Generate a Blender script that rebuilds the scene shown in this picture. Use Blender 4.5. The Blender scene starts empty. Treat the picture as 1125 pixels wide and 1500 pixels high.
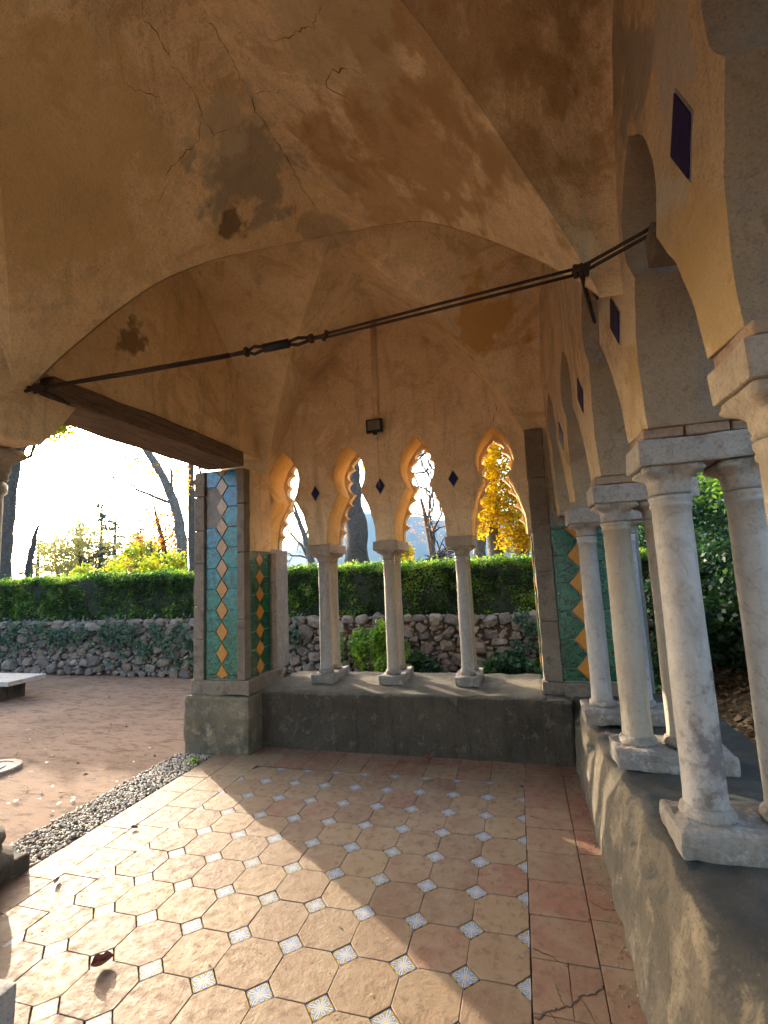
import bpy, bmesh, math, random
import numpy as np
from mathutils import Vector, Matrix, noise, Quaternion
from mathutils.geometry import tessellate_polygon
sc = bpy.context.scene
R = math.radians
random.seed(7); rng = np.random.default_rng(7)

# ------------------------------------------------------------------ camera, sky, sun, exposure
SUN_AZ, SUN_EL = 53.3, 15.5            # azimuth measured from +Y towards -X
cd = bpy.data.cameras.new('camera'); cam = bpy.data.objects.new('camera', cd); sc.collection.objects.link(cam)
cd.sensor_fit = 'HORIZONTAL'; cd.sensor_width = 36.0; cd.lens = 699.158 / 1125 * 36
cd.clip_start = 0.05; cd.clip_end = 9000
RT = Matrix(((0.96017619, -0.07572765, -0.26893679), (0.2760473, 0.10856356, 0.95499311), (-0.04312265, -0.99120093, 0.12514456)))
cm = Matrix(((RT[0][0], -RT[0][1], -RT[0][2]), (RT[1][0], -RT[1][1], -RT[1][2]), (RT[2][0], -RT[2][1], -RT[2][2]))).to_4x4()
cm.translation = (0.0858, -3.0648, 1.5771)
cam.matrix_world = cm
sc.camera = cam
w = bpy.data.worlds.new('World'); sc.world = w; w.use_nodes = True
nt = w.node_tree; bg = nt.nodes['Background']
sky = nt.nodes.new('ShaderNodeTexSky'); sky.sky_type = 'NISHITA'; sky.sun_disc = False
sky.sun_elevation = R(SUN_EL); sky.sun_rotation = R(-SUN_AZ)
sky.air_density = 1.0; sky.dust_density = 4.0; sky.ozone_density = 1.2
nt.links.new(sky.outputs[0], bg.inputs[0]); bg.inputs[1].default_value = 0.15
sl = bpy.data.lights.new('sun', 'SUN'); sl.energy = 2.0; sl.angle = R(0.6); sl.color = (1.0, 0.86, 0.66)
so = bpy.data.objects.new('sun', sl); sc.collection.objects.link(so)
sdir = Vector((-math.sin(R(SUN_AZ)) * math.cos(R(SUN_EL)), math.cos(R(SUN_AZ)) * math.cos(R(SUN_EL)), math.sin(R(SUN_EL))))
so.rotation_euler = sdir.to_track_quat('Z', 'Y').to_euler(); so.location = sdir * 30
sc.view_settings.view_transform = 'Standard'; sc.view_settings.look = 'None'; sc.view_settings.gamma = 1
sc.view_settings.use_curve_mapping = False
sc.view_settings.exposure = 3.2
sc.cycles.max_bounces = 9; sc.cycles.diffuse_bounces = 6; sc.cycles.glossy_bounces = 3
sc.cycles.transparent_max_bounces = 8; sc.cycles.sample_clamp_indirect = 8
sc.cycles.use_denoising = True

# ------------------------------------------------------------------ helpers
COL = sc.collection
def link_mesh(name, verts, faces, mat, parent=None, smooth=False, loc=None, local=False):
    """verts in world space unless local; loc = object origin"""
    me = bpy.data.meshes.new(name)
    if loc is not None and not local:
        l = np.array(loc); verts = np.asarray(verts, float) - l
    me.from_pydata([tuple(v) for v in verts], [], [tuple(f) for f in faces])
    if smooth: me.polygons.foreach_set('use_smooth', [True] * len(me.polygons))
    if mat: me.materials.append(mat)
    me.update()
    o = bpy.data.objects.new(name, me); COL.objects.link(o)
    if loc is not None: o.location = loc
    if parent is not None:
        o.parent = parent; o.matrix_parent_inverse = Matrix.Translation(-Vector(parent.location))
    return o
def bm_obj(name, bm, mat, parent=None, smooth=False, loc=None):
    if loc is not None: bmesh.ops.translate(bm, verts=bm.verts, vec=-Vector(loc))
    me = bpy.data.meshes.new(name); bm.to_mesh(me); bm.free()
    if smooth: me.polygons.foreach_set('use_smooth', [True] * len(me.polygons))
    if mat: me.materials.append(mat)
    o = bpy.data.objects.new(name, me); COL.objects.link(o)
    if loc is not None: o.location = loc
    if parent is not None:
        o.parent = parent; o.matrix_parent_inverse = Matrix.Translation(-Vector(parent.location))
    return o
def empty(name, loc, label=None, cat=None, group=None):
    o = bpy.data.objects.new(name, None); COL.objects.link(o); o.location = loc; o.empty_display_size = 0.1
    tag(o, label, cat, group); return o
def tag(o, label=None, cat=None, group=None, kind=None):
    if label: o['label'] = label
    if cat: o['category'] = cat
    if group: o['group'] = group
    if kind: o['kind'] = kind
    return o
def copy_obj(o, parent=None):
    c = o.copy(); COL.objects.link(c)
    if parent is not None: c.parent = parent
    return c
def nz(p, s=1.0, o=0.0):
    return noise.noise(Vector((p[0] * s + o, p[1] * s + o * 1.7, p[2] * s - o)))
def block(x0, x1, y0, y1, z0, z1, bev=0.015, seg=2, cut=0.08, amp=0.004, ns=9.0, seed=0.0, fn=None):
    """worn block: bevelled, subdivided box pushed about by noise"""
    bm = bmesh.new()
    bmesh.ops.create_cube(bm, size=1)
    bmesh.ops.scale(bm, verts=bm.verts, vec=(x1 - x0, y1 - y0, z1 - z0))
    bmesh.ops.translate(bm, verts=bm.verts, vec=((x0 + x1) / 2, (y0 + y1) / 2, (z0 + z1) / 2))
    if bev > 0:
        bmesh.ops.bevel(bm, geom=bm.edges[:], offset=bev, segments=seg, affect='EDGES', profile=0.6)
    if cut:
        for ax, a, b in ((0, x0, x1), (1, y0, y1), (2, z0, z1)):
            n = int((b - a) / cut)
            for k in range(1, n):
                p = [0, 0, 0]; p[ax] = a + (b - a) * k / n; nn = [0, 0, 0]; nn[ax] = 1
                if p[ax] - a < bev * 1.2 or b - p[ax] < bev * 1.2: continue
                bmesh.ops.bisect_plane(bm, geom=bm.verts[:] + bm.edges[:] + bm.faces[:], plane_co=p, plane_no=nn)
    bm.normal_update()
    if amp:
        mv = []
        for v in bm.verts:
            n = nz(v.co, ns, seed) + 0.5 * nz(v.co, ns * 2.7, seed + 5)
            mv.append(v.normal * amp * n * 1.6)
        for v, d in zip(bm.verts, mv): v.co += d
    if fn:
        for v in bm.verts: v.co = Vector(fn(v.co))
    return bm
def tube(points, radii, sides=8, seed=0.0, rough=0.0, cap=True):
    P = [Vector(p) for p in points]; V = []; F = []
    up = Vector((0.13, 0.27, 0.95))
    for i, p in enumerate(P):
        t = (P[min(i + 1, len(P) - 1)] - P[max(i - 1, 0)]).normalized()
        a = t.cross(up)
        if a.length < 0.1: a = t.cross(Vector((1, 0, 0)))
        a.normalize(); b = t.cross(a)
        for k in range(sides):
            th = 2 * math.pi * k / sides
            r = radii[i] * (1 + rough * nz((math.cos(th) * 2 + seed, math.sin(th) * 2, i * 0.7), 1.0, seed))
            V.append(p + (a * math.cos(th) + b * math.sin(th)) * r)
    for i in range(len(P) - 1):
        for k in range(sides):
            k2 = (k + 1) % sides
            F.append((i * sides + k, i * sides + k2, (i + 1) * sides + k2, (i + 1) * sides + k))
    if cap:
        F.append(tuple(range(sides - 1, -1, -1))); F.append(tuple((len(P) - 1) * sides + k for k in range(sides)))
    return V, F
class Acc:
    def __init__(s): s.V = []; s.F = []
    def add(s, VF):
        n = len(s.V); s.V += [tuple(v) for v in VF[0]]; s.F += [tuple(i + n for i in f) for f in VF[1]]
    def obj(s, name, mat, parent=None, smooth=True, loc=None): return link_mesh(name, s.V, s.F, mat, parent, smooth, loc)
def lathe(profile, cx, cy, seg=20, cap=True):
    V = []; F = []
    for r, z in profile:
        for k in range(seg):
            a = 2 * math.pi * k / seg; V.append((cx + r * math.cos(a), cy + r * math.sin(a), z))
    for i in range(len(profile) - 1):
        for k in range(seg):
            k2 = (k + 1) % seg; F.append((i * seg + k, i * seg + k2, (i + 1) * seg + k2, (i + 1) * seg + k))
    if cap:
        F.append(tuple(range(seg - 1, -1, -1))); F.append(tuple((len(profile) - 1) * seg + k for k in range(seg)))
    return V, F

# ------------------------------------------------------------------ materials
class M:
    def __init__(s, name, rough=0.85, spec=0.3):
        s.m = bpy.data.materials.new(name); s.m.use_nodes = True; s.t = s.m.node_tree
        s.b = s.t.nodes['Principled BSDF']; s.b.inputs['Roughness'].default_value = rough
        s.b.inputs['Specular IOR Level'].default_value = spec
        s.pos = None
    def n(s, typ, **kw):
        x = s.t.nodes.new(typ)
        for k, v in kw.items(): setattr(x, k, v)
        return x
    def l(s, a, b): s.t.links.new(a, b)
    def P(s):
        if s.pos is None: s.pos = s.n('ShaderNodeNewGeometry').outputs['Position']
        return s.pos
    def noise(s, scale, detail=4, rough=0.55, vec=None, dist=0.0):
        x = s.n('ShaderNodeTexNoise'); x.inputs['Scale'].default_value = scale; x.inputs['Detail'].default_value = detail
        x.inputs['Roughness'].default_value = rough; x.inputs['Distortion'].default_value = dist
        s.l(vec if vec is not None else s.P(), x.inputs['Vector']); return x.outputs['Fac']
    def scaled(s, sx, sy, sz, vec=None):
        x = s.n('ShaderNodeMapping'); x.inputs['Scale'].default_value = (sx, sy, sz)
        s.l(vec if vec is not None else s.P(), x.inputs['Vector']); return x.outputs[0]
    def ramp(s, fac, stops, interp='LINEAR'):
        x = s.n('ShaderNodeValToRGB'); x.color_ramp.interpolation = interp
        e = x.color_ramp.elements
        while len(e) < len(stops): e.new(0.5)
        for el, (p, c) in zip(e, stops):
            el.position = p; el.color = (*c, 1) if not isinstance(c, (int, float)) else (c, c, c, 1)
        s.l(fac, x.inputs['Fac']); return x.outputs['Color']
    def mix(s, fac, a, b, blend='MIX'):
        x = s.n('ShaderNodeMix', data_type='RGBA', blend_type=blend)
        for sock, v in ((x.inputs[0], fac), (x.inputs[6], a), (x.inputs[7], b)):
            if isinstance(v, (int, float)): sock.default_value = v
            elif isinstance(v, tuple): sock.default_value = (*v, 1)
            else: s.l(v, sock)
        return x.outputs[2]
    def math(s, op, a, b=None, clamp=False):
        x = s.n('ShaderNodeMath', operation=op, use_clamp=clamp)
        for sock, v in ((x.inputs[0], a), (x.inputs[1], b)):
            if v is None: continue
            if isinstance(v, (int, float)): sock.default_value = v
            else: s.l(v, sock)
        return x.outputs[0]
    def color(s, c):
        if 'plaster' not in s.m.name: c = s.mix(1.0, c, (0.75, 0.75, 0.75), 'MULTIPLY')   # overall reflectance trim
        s.l(c, s.b.inputs['Base Color'])
    def bump(s, h, strength=0.4, dist=0.01, prev=None):
        x = s.n('ShaderNodeBump'); x.inputs['Strength'].default_value = strength; x.inputs['Distance'].default_value = dist
        s.l(h, x.inputs['Height'])
        if prev is not None: s.l(prev, x.inputs['Normal'])
        s.l(x.outputs[0], s.b.inputs['Normal']); return x.outputs[0]
    def rnd(s): return s.n('ShaderNodeObjectInfo').outputs['Random']
    def spot(s, c, r, soft=0.2, ns=6.0, amt=0.9):
        """irregular patch around world point c: 1 inside"""
        d = s.n('ShaderNodeVectorMath', operation='DISTANCE'); s.l(s.P(), d.inputs[0]); d.inputs[1].default_value = c
        nn = s.noise(ns, 5)
        a = s.math('ADD', s.math('DIVIDE', d.outputs['Value'], r), s.math('MULTIPLY', s.math('SUBTRACT', nn, 0.5), amt * 4))
        return s.math('SUBTRACT', 1.0, s.math('DIVIDE', s.math('SUBTRACT', a, 1 - soft), soft * 2, clamp=True), clamp=True)

def plaster(name, ca, cb, dark, grey, greyamt=0.5, patches=(), rough_amt=1.0):
    m = M(name, 0.93, 0.15)
    big = m.noise(1.1, 5, 0.6, dist=0.8); mid = m.noise(4.5, 6, 0.65, dist=0.5); fine = m.noise(48, 5, 0.7); sp = m.noise(17, 6, 0.7)
    c = m.mix(m.ramp(big, [(0.35, 0), (0.65, 1)]), ca, cb)
    c = m.mix(m.math('MULTIPLY', m.ramp(mid, [(0.50, 0), (0.72, 1)]), 0.55), c, dark)
    g = m.noise(1.9, 7, 0.62, vec=m.scaled(1, 1, 0.75), dist=0.6)
    c = m.mix(m.math('MULTIPLY', m.ramp(g, [(0.55, 0), (0.70, 1)]), greyamt), c, grey)
    c = m.mix(m.ramp(sp, [(0.60, 0), (0.80, 0.5)]), c, tuple(x * 0.55 for x in dark))
    c = m.mix(m.math('MULTIPLY', m.ramp(fine, [(0.35, 1), (0.5, 0)]), 0.16), c, tuple(x * 0.5 for x in dark))
    c = m.mix(m.math('MULTIPLY', m.ramp(fine, [(0.55, 0), (0.72, 1)]), 0.22), c, tuple(min(1, x * 1.35) for x in ca))
    # flaked areas with a crisp edge, water streaks
    fk = m.noise(1.35, 9, 0.72, dist=1.4)
    c = m.mix(m.ramp(fk, [(0.565, 0), (0.585, 0.42 * rough_amt)]), c, dark)
    c = m.mix(m.ramp(fk, [(0.36, 0.5 * rough_amt), (0.385, 0)]), c, tuple(min(1, x * 1.12) for x in ca))
    stk = m.noise(5, 7, 0.7, vec=m.scaled(1.5, 1.5, 0.22), dist=0.7)
    c = m.mix(m.ramp(stk, [(0.52, 0), (0.70, 0.55 * rough_amt)]), c, tuple(x * 0.8 for x in grey))
    bl = m.noise(7.5, 8, 0.75, dist=0.9)
    c = m.mix(m.ramp(bl, [(0.60, 0), (0.70, 0.5)]), c, tuple(x * 0.6 for x in dark))
    gr = m.noise(130, 4, 0.8); sp2 = m.noise(32, 8, 0.8, dist=0.5)
    c = m.mix(m.ramp(gr, [(0.36, 0.45), (0.47, 0)]), c, tuple(x * 0.55 for x in dark))
    c = m.mix(m.ramp(gr, [(0.56, 0), (0.68, 0.30)]), c, tuple(min(1, x * 1.3) for x in ca))
    c = m.mix(m.ramp(sp2, [(0.60, 0), (0.68, 0.55)]), c, tuple(x * 0.5 for x in dark))
    for (p, r, colr, amt) in patches:
        c = m.mix(m.math('MULTIPLY', m.spot(p, r, ns=random.uniform(5, 9)), amt), c, colr)
    m.color(c)
    h = m.math('ADD', m.math('MULTIPLY', m.noise(22, 8, 0.78), 0.9), m.math('MULTIPLY', mid, 0.9))
    h = m.math('ADD', h, m.math('MULTIPLY', sp2, 0.4))
    m.bump(h, 0.7 * rough_amt, 0.028)
    return m.m
OCH = (0.82, 0.65, 0.41); OCH2 = (0.70, 0.505, 0.285)
GREYP = (0.26, 0.22, 0.17)
m_vault = plaster('vault_plaster', OCH, OCH2, (0.44, 0.27, 0.125), (0.48, 0.40, 0.28), 0.7, patches=[
    ((-1.35, -0.68, 4.09), 0.30, (0.27, 0.245, 0.20), 0.7), ((-1.58, -0.53, 3.90), 0.12, (0.17, 0.11, 0.06), 0.85), ((-1.32, -1.0, 4.11), 0.17, (0.52, 0.44, 0.30), 0.8),
    ((-0.30, -1.03, 3.65), 0.48, (0.40, 0.23, 0.095), 0.7), ((-0.60, -0.50, 3.86), 0.30, (0.44, 0.27, 0.12), 0.6), ((-0.85, -0.75, 3.95), 0.22, (0.36, 0.21, 0.09), 0.6), ((0.05, -1.9, 3.6), 0.75, (0.34, 0.21, 0.09), 0.65),
    ((-2.48, -0.42, 3.31), 0.13, (0.20, 0.13, 0.08), 0.85), ((-0.09, 0.90, 3.68), 0.28, (0.46, 0.25, 0.06), 0.75), ((-0.5, -1.45, 3.85), 0.3, (0.50, 0.40, 0.24), 0.6), ((-1.9, -1.5, 3.6), 0.5, (0.60, 0.44, 0.20), 0.6), ((-1.15, 0.1, 4.22), 0.22, (0.30, 0.25, 0.18), 0.5)])
m_rear = plaster('rear_wall_plaster', (0.78, 0.60, 0.39), (0.69, 0.49, 0.285), (0.44, 0.27, 0.13), (0.40, 0.30, 0.19), 0.45)
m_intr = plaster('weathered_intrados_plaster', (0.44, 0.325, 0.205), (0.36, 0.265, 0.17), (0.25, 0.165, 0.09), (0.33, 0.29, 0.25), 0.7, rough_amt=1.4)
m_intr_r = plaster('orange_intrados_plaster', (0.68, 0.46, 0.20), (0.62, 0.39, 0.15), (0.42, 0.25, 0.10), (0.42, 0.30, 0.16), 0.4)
m_side = plaster('arcade_plaster', (0.76, 0.56, 0.31), (0.74, 0.60, 0.42), (0.50, 0.33, 0.15), (0.44, 0.37, 0.29), 0.85, rough_amt=1.5, patches=[((.60, -1.37, 3.3), .16, (.34, .30, .24), .75), ((.61, -1.25, 3.5), .14, (.40, .35, .28), .7), ((.62, -1.45, 2.72), .12, (.66, .60, .46), .8), ((.62, -1.62, 3.05), .16, (.56, .50, .42), .75), ((.62, -1.5, 2.50), .17, (.62, .43, .20), .55), ((.64, -1.65, 2.32), .22, (.60, .41, .18), .55), ((.55, -.75, 2.9), .14, (.62, .56, .42), .7), ((.56, -.95, 2.35), .12, (.55, .38, .18), .7)])
m_crack = M('crack_shadow_dirt', 0.95); m_crack.b.inputs['Base Color'].default_value = (0.15, 0.088, 0.045, 1); m_crack = m_crack.m

def stone_mat(name, ca, cb, cc, scale=3.0, moss=None, rough=0.9, bump=0.6, fine=40):
    m = M(name, rough, 0.25)
    a = m.noise(scale, 7, 0.65, dist=0.4); b = m.noise(scale * 3.1, 6, 0.7); f = m.noise(fine, 6, 0.75)
    c = m.mix(m.ramp(a, [(0.36, 0), (0.62, 1)]), ca, cb)
    c = m.mix(m.ramp(b, [(0.52, 0), (0.66, 1)]), c, cc)
    if moss: c = m.mix(m.math('MULTIPLY', m.ramp(m.noise(scale * 0.8, 5, 0.6, vec=m.scaled(1, 1, 2.2)), [(0.5, 0), (0.62, 1)]), 0.7), c, moss)
    c = m.mix(m.math('MULTIPLY', m.ramp(f, [(0.35, 1), (0.52, 0)]), 0.5), c, tuple(x * 0.4 for x in ca))
    c = m.mix(m.math('MULTIPLY', m.ramp(f, [(0.6, 0), (0.75, 1)]), 0.35), c, tuple(min(1, x * 1.9) for x in cb))
    m.color(c); m.bump(m.math('ADD', m.math('MULTIPLY', f, 0.45), m.math('MULTIPLY', b, 0.7)), bump, 0.02)
    return m.m
def cement(name, side, side2, top, light):
    m = M(name, 0.93, 0.2); ge = m.n('ShaderNodeNewGeometry'); sx = m.n('ShaderNodeSeparateXYZ'); m.l(ge.outputs['Normal'], sx.inputs[0]); sp = m.n('ShaderNodeSeparateXYZ'); m.l(m.P(), sp.inputs[0])
    a = m.noise(2.4, 8, 0.68, dist=0.7); b = m.noise(8, 8, 0.72, dist=0.4); f = m.noise(70, 6, 0.78); st = m.noise(6, 7, 0.7, vec=m.scaled(2.5, 2.5, .3))
    c = m.mix(m.ramp(a, [(0.40, 0), (0.60, 1)]), side, side2)
    c = m.mix(m.ramp(b, [(0.56, 0), (0.60, 0.6)]), c, light); c = m.mix(m.ramp(st, [(0.5, 0), (0.66, 0.55)]), c, tuple(x * .45 for x in side))
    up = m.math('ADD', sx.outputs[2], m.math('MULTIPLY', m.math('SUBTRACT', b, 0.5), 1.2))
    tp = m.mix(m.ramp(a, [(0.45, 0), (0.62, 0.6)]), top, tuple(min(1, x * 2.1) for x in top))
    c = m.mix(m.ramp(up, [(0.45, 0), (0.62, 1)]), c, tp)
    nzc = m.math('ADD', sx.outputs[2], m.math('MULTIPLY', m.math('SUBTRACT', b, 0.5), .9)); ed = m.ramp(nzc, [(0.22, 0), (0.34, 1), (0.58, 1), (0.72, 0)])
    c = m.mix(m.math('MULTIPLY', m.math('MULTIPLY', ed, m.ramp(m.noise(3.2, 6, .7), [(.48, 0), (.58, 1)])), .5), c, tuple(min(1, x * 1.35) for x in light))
    c = m.mix(m.ramp(f, [(0.34, 0.75), (0.48, 0)]), c, tuple(x * 0.35 for x in side)); c = m.mix(m.ramp(f, [(0.58, 0), (0.7, 0.5)]), c, tuple(min(1, x * 2.0) for x in side2))
    m.color(c); m.bump(m.math('ADD', m.math('MULTIPLY', f, 0.5), m.math('ADD', b, m.math('MULTIPLY', a, .6))), 0.75, 0.02); return m.m
m_bench = cement('weathered_cement', (0.155, 0.125, 0.088), (0.11, 0.09, 0.064), (0.058, 0.054, 0.046), (0.25, 0.195, 0.125))
m_plinth = stone_mat('plinth_cement', (0.11, 0.088, 0.06), (0.20, 0.155, 0.10), (0.30, 0.23, 0.14), 2.6, moss=(0.15, 0.12, 0.05), fine=70)
m_bench2 = cement('dark_cement', (0.066, 0.050, 0.034), (0.095, 0.072, 0.048), (0.12, 0.10, 0.07), (0.16, 0.13, 0.092))
m_pillar = stone_mat('grey_brown_stone', (0.17, 0.13, 0.09), (0.24, 0.185, 0.13), (0.12, 0.09, 0.065), 4, fine=60)
m_base = stone_mat('worn_base_stone', (0.30, 0.26, 0.22), (0.22, 0.18, 0.14), (0.42, 0.38, 0.33), 5, fine=55)
m_capital = stone_mat('capital_stone', (0.46, 0.38, 0.29), (0.38, 0.31, 0.24), (0.30, 0.25, 0.20), 6, fine=60, bump=0.4)
m_abacus = stone_mat('abacus_stone', (0.36, 0.33, 0.30), (0.44, 0.39, 0.33), (0.26, 0.23, 0.2), 5, fine=70, bump=0.5)
m_brick = stone_mat('old_brick', (0.33, 0.20, 0.13), (0.40, 0.28, 0.19), (0.28, 0.2, 0.15), 8, fine=60)
m_rock = None
def rock_mat():
    m = M('garden_wall_stone', 0.9, 0.2)
    c = m.ramp(m.rnd(), [(0.0, (0.10, 0.086, 0.076)), (0.3, (0.16, 0.14, 0.122)), (0.55, (0.22, 0.18, 0.14)), (0.8, (0.15, 0.115, 0.09)), (1.0, (0.28, 0.25, 0.215))])
    p = m.noise(9, 6, 0.7); f = m.noise(45, 5, 0.7)
    c = m.mix(m.ramp(p, [(0.42, 0), (0.65, 0.75)]), c, (0.08, 0.072, 0.066))
    c = m.mix(m.ramp(f, [(0.56, 0), (0.68, 0.6)]), c, (0.38, 0.36, 0.34))
    m.color(c); m.bump(m.math('ADD', p, m.math('MULTIPLY', f, 0.4)), 0.8, 0.02); return m.m
m_rock = rock_mat()
def marble_mat(name, base, vein, stain, staindark=0.6, patches=()):
    m = M(name, 0.55, 0.45)
    w_ = m.n('ShaderNodeTexWave', wave_type='BANDS', bands_direction='DIAGONAL'); w_.inputs['Scale'].default_value = 2.2; w_.inputs['Distortion'].default_value = 9
    w_.inputs['Detail'].default_value = 4; w_.inputs['Detail Scale'].default_value = 1.7; m.l(m.P(), w_.inputs['Vector'])
    c = m.mix(m.ramp(w_.outputs['Fac'], [(0.0, 0.3), (0.07, 0.0), (0.8, 0.0), (1.0, 0.12)]), base, vein)
    c = m.mix(m.ramp(m.noise(3.2, 6, 0.65, vec=m.scaled(1, 1, 0.35)), [(0.40, 0), (0.66, 0.85)]), c, stain)
    c = m.mix(m.ramp(m.noise(9, 8, 0.7, dist=0.8), [(0.55, 0), (0.66, 0.45)]), c, tuple(x * 0.62 for x in base))
    c = m.mix(m.ramp(m.noise(26, 8, 0.8), [(0.54, 0), (0.68, staindark)]), c, tuple(x * 0.40 for x in stain))
    c = m.mix(m.ramp(m.noise(2.1, 7, 0.7, vec=m.scaled(1.5, 1.5, .45), dist=1.0), [(0.54, 0), (0.62, .55)]), c, tuple(x * .8 for x in stain))
    v2 = m.n('ShaderNodeTexNoise'); v2.inputs['Scale'].default_value = 2.6; v2.inputs['Detail'].default_value = 9; v2.inputs['Distortion'].default_value = 2.2; m.l(m.scaled(1, 1, .6), v2.inputs['Vector'])
    c = m.mix(m.ramp(v2.outputs['Fac'], [(0.485, 0), (0.5, .5), (0.515, 0)]), c, vein)
    for (p_, r_, c_, a_) in patches: c = m.mix(m.math('MULTIPLY', m.spot(p_, r_, soft=.4, ns=22, amt=1.1), a_), c, c_)
    m.color(c); m.bump(m.noise(35, 7, 0.7), 0.45, 0.014); return m.m
m_marble = marble_mat('white_marble', (0.42, 0.39, 0.355), (0.22, 0.21, 0.205), (0.29, 0.245, 0.195))
m_marble_s = marble_mat('stained_marble', (0.42, 0.39, 0.355), (0.20, 0.19, 0.19), (0.29, 0.245, 0.195), patches=[((.80, -.86, .85), .13, (.10, .07, .075), .75), ((.79, -.86, 1.08), .07, (.11, .08, .08), .7), ((.66, -.97, .68), .05, (.12, .09, .07), .8), ((.72, -.95, 1.72), .06, (.50, .47, .44), .6)])
m_marble_w = marble_mat('warm_marble', (0.42, 0.36, 0.28), (0.30, 0.26, 0.2), (0.32, 0.24, 0.15))
m_marble_d = marble_mat('lichen_marble', (0.46, 0.44, 0.43), (0.2, 0.18, 0.18), (0.10, 0.075, 0.07), 0.9)

def tile_mat(name, cols, rough=0.55):
    m = M(name, rough, 0.35)
    c = m.ramp(m.rnd(), cols)
    p = m.noise(7, 6, 0.65, dist=0.6); q = m.noise(19, 7, 0.7); f = m.noise(85, 4, 0.7)
    c = m.mix(m.ramp(p, [(0.40, 0), (0.62, 0.6)]), c, (0.25, 0.175, 0.10))
    c = m.mix(m.ramp(q, [(0.54, 0), (0.60, 0.6)]), c, (0.15, 0.085, 0.055))
    c = m.mix(m.ramp(m.noise(11, 8, 0.75, dist=1.5), [(0.60, 0), (0.615, 0.5)]), c, (0.20, 0.13, 0.085))
    c = m.mix(m.ramp(m.noise(3.1, 4), [(0.5, 0), (0.75, 0.45)]), c, (0.31, 0.235, 0.15))
    c = m.mix(m.ramp(f, [(0.3, 0.35), (0.45, 0)]), c, (0.16, 0.09, 0.05))
    m.color(c)
    r = m.ramp(q, [(0.3, 0.50), (0.7, 0.85)]); m.b.inputs['Specular IOR Level'].default_value = 0.22; m.l(r, m.b.inputs['Roughness'])
    m.bump(m.math('ADD', m.math('MULTIPLY', q, 0.8), m.math('MULTIPLY', p, 0.8)), 0.55, 0.012)
    return m.m
TC = [(0.0, (0.145, 0.075, 0.043)), (0.2, (0.23, 0.145, 0.078)), (0.45, (0.17, 0.092, 0.053)), (0.7, (0.26, 0.17, 0.09)), (0.85, (0.20, 0.118, 0.066)), (1.0, (0.22, 0.095, 0.057))]
m_tile = tile_mat('terracotta', TC)
m_tile_b = tile_mat('border_terracotta', [(0.0, (0.19, 0.068, 0.042)), (0.35, (0.24, 0.10, 0.06)), (0.7, (0.21, 0.11, 0.066)), (1.0, (0.27, 0.155, 0.092))], 0.55)
def inset_mat():
    m = M('majolica_inset', 0.6, 0.15)
    tc = m.n('ShaderNodeTexCoord'); sx = m.n('ShaderNodeSeparateXYZ'); m.l(tc.outputs['Object'], sx.inputs[0])
    x, y = sx.outputs[0], sx.outputs[1]
    th = m.math('ARCTAN2', y, x)
    r = m.math('SQRT', m.math('ADD', m.math('MULTIPLY', x, x), m.math('MULTIPLY', y, y)))
    ax = m.math('ABSOLUTE', x); ay = m.math('ABSOLUTE', y)
    c8 = m.math('ABSOLUTE', m.math('COSINE', m.math('MULTIPLY', th, 4.0)))
    c4 = m.math('ABSOLUTE', m.math('COSINE', m.math('MULTIPLY', th, 2.0)))
    petal = m.math('ADD', 0.008, m.math('MULTIPLY', m.math('POWER', c8, .8), m.math('ADD', 0.030, m.math('MULTIPLY', c4, 0.014))))
    inp = m.math('LESS_THAN', r, petal)                                 # inside the eight-petalled star
    edge = m.math('MULTIPLY', m.math('LESS_THAN', r, m.math('ADD', petal, 0.0065)), m.math('SUBTRACT', 1.0, inp))
    vein = m.math('GREATER_THAN', c8, 0.975)
    ny = m.noise(30, 3)
    rim = m.math('GREATER_THAN', m.math('ADD', ax, ay), 0.051)
    bgc = m.ramp(m.rnd(), [(0.0, (0.25, 0.19, 0.045)), (0.34, (0.20, 0.18, 0.04)), (0.5, (0.22, 0.22, 0.17)), (0.75, (0.26, 0.19, 0.04)), (1.0, (0.28, 0.28, 0.24))])
    c = m.mix(m.ramp(ny, [(0.4, 0), (0.6, 0.4)]), bgc, (0.22, 0.22, 0.17))
    c = m.mix(m.math('MULTIPLY', rim, 0.75), c, (0.34, 0.23, 0.03))
    c = m.mix(m.math('MULTIPLY', edge, 0.95), c, (0.05, 0.07, 0.16))
    pc = m.mix(m.math('MULTIPLY', vein, 0.7), (0.37, 0.37, 0.37), (0.03, 0.045, 0.12))
    alt = m.math('GREATER_THAN', m.math('COSINE', m.math('MULTIPLY', th, 4.0)), 0.0)
    pc = m.mix(m.math('MULTIPLY', m.math('MULTIPLY', m.math('SUBTRACT', 1.0, alt), 0.55), m.math('GREATER_THAN', m.rnd(), 0.35)), pc, (0.22, 0.30, 0.48))
    c = m.mix(inp, c, pc)
    c = m.mix(m.math('MULTIPLY', m.math('LESS_THAN', m.math('ABSOLUTE', m.math('SUBTRACT', r, m.math('MULTIPLY', petal, .72))), .0022), .6), c, (0.06, 0.08, 0.18))
    c = m.mix(m.math('LESS_THAN', r, 0.006), c, (0.5, 0.35, 0.08))
    c = m.mix(m.ramp(m.noise(22, 6, 0.7), [(0.62, 0), (0.70, 0.7)]), c, (0.22, 0.16, 0.11))
    m.color(c); m.bump(m.noise(40, 4), 0.15, 0.004); return m.m
m_inset = inset_mat()
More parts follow.
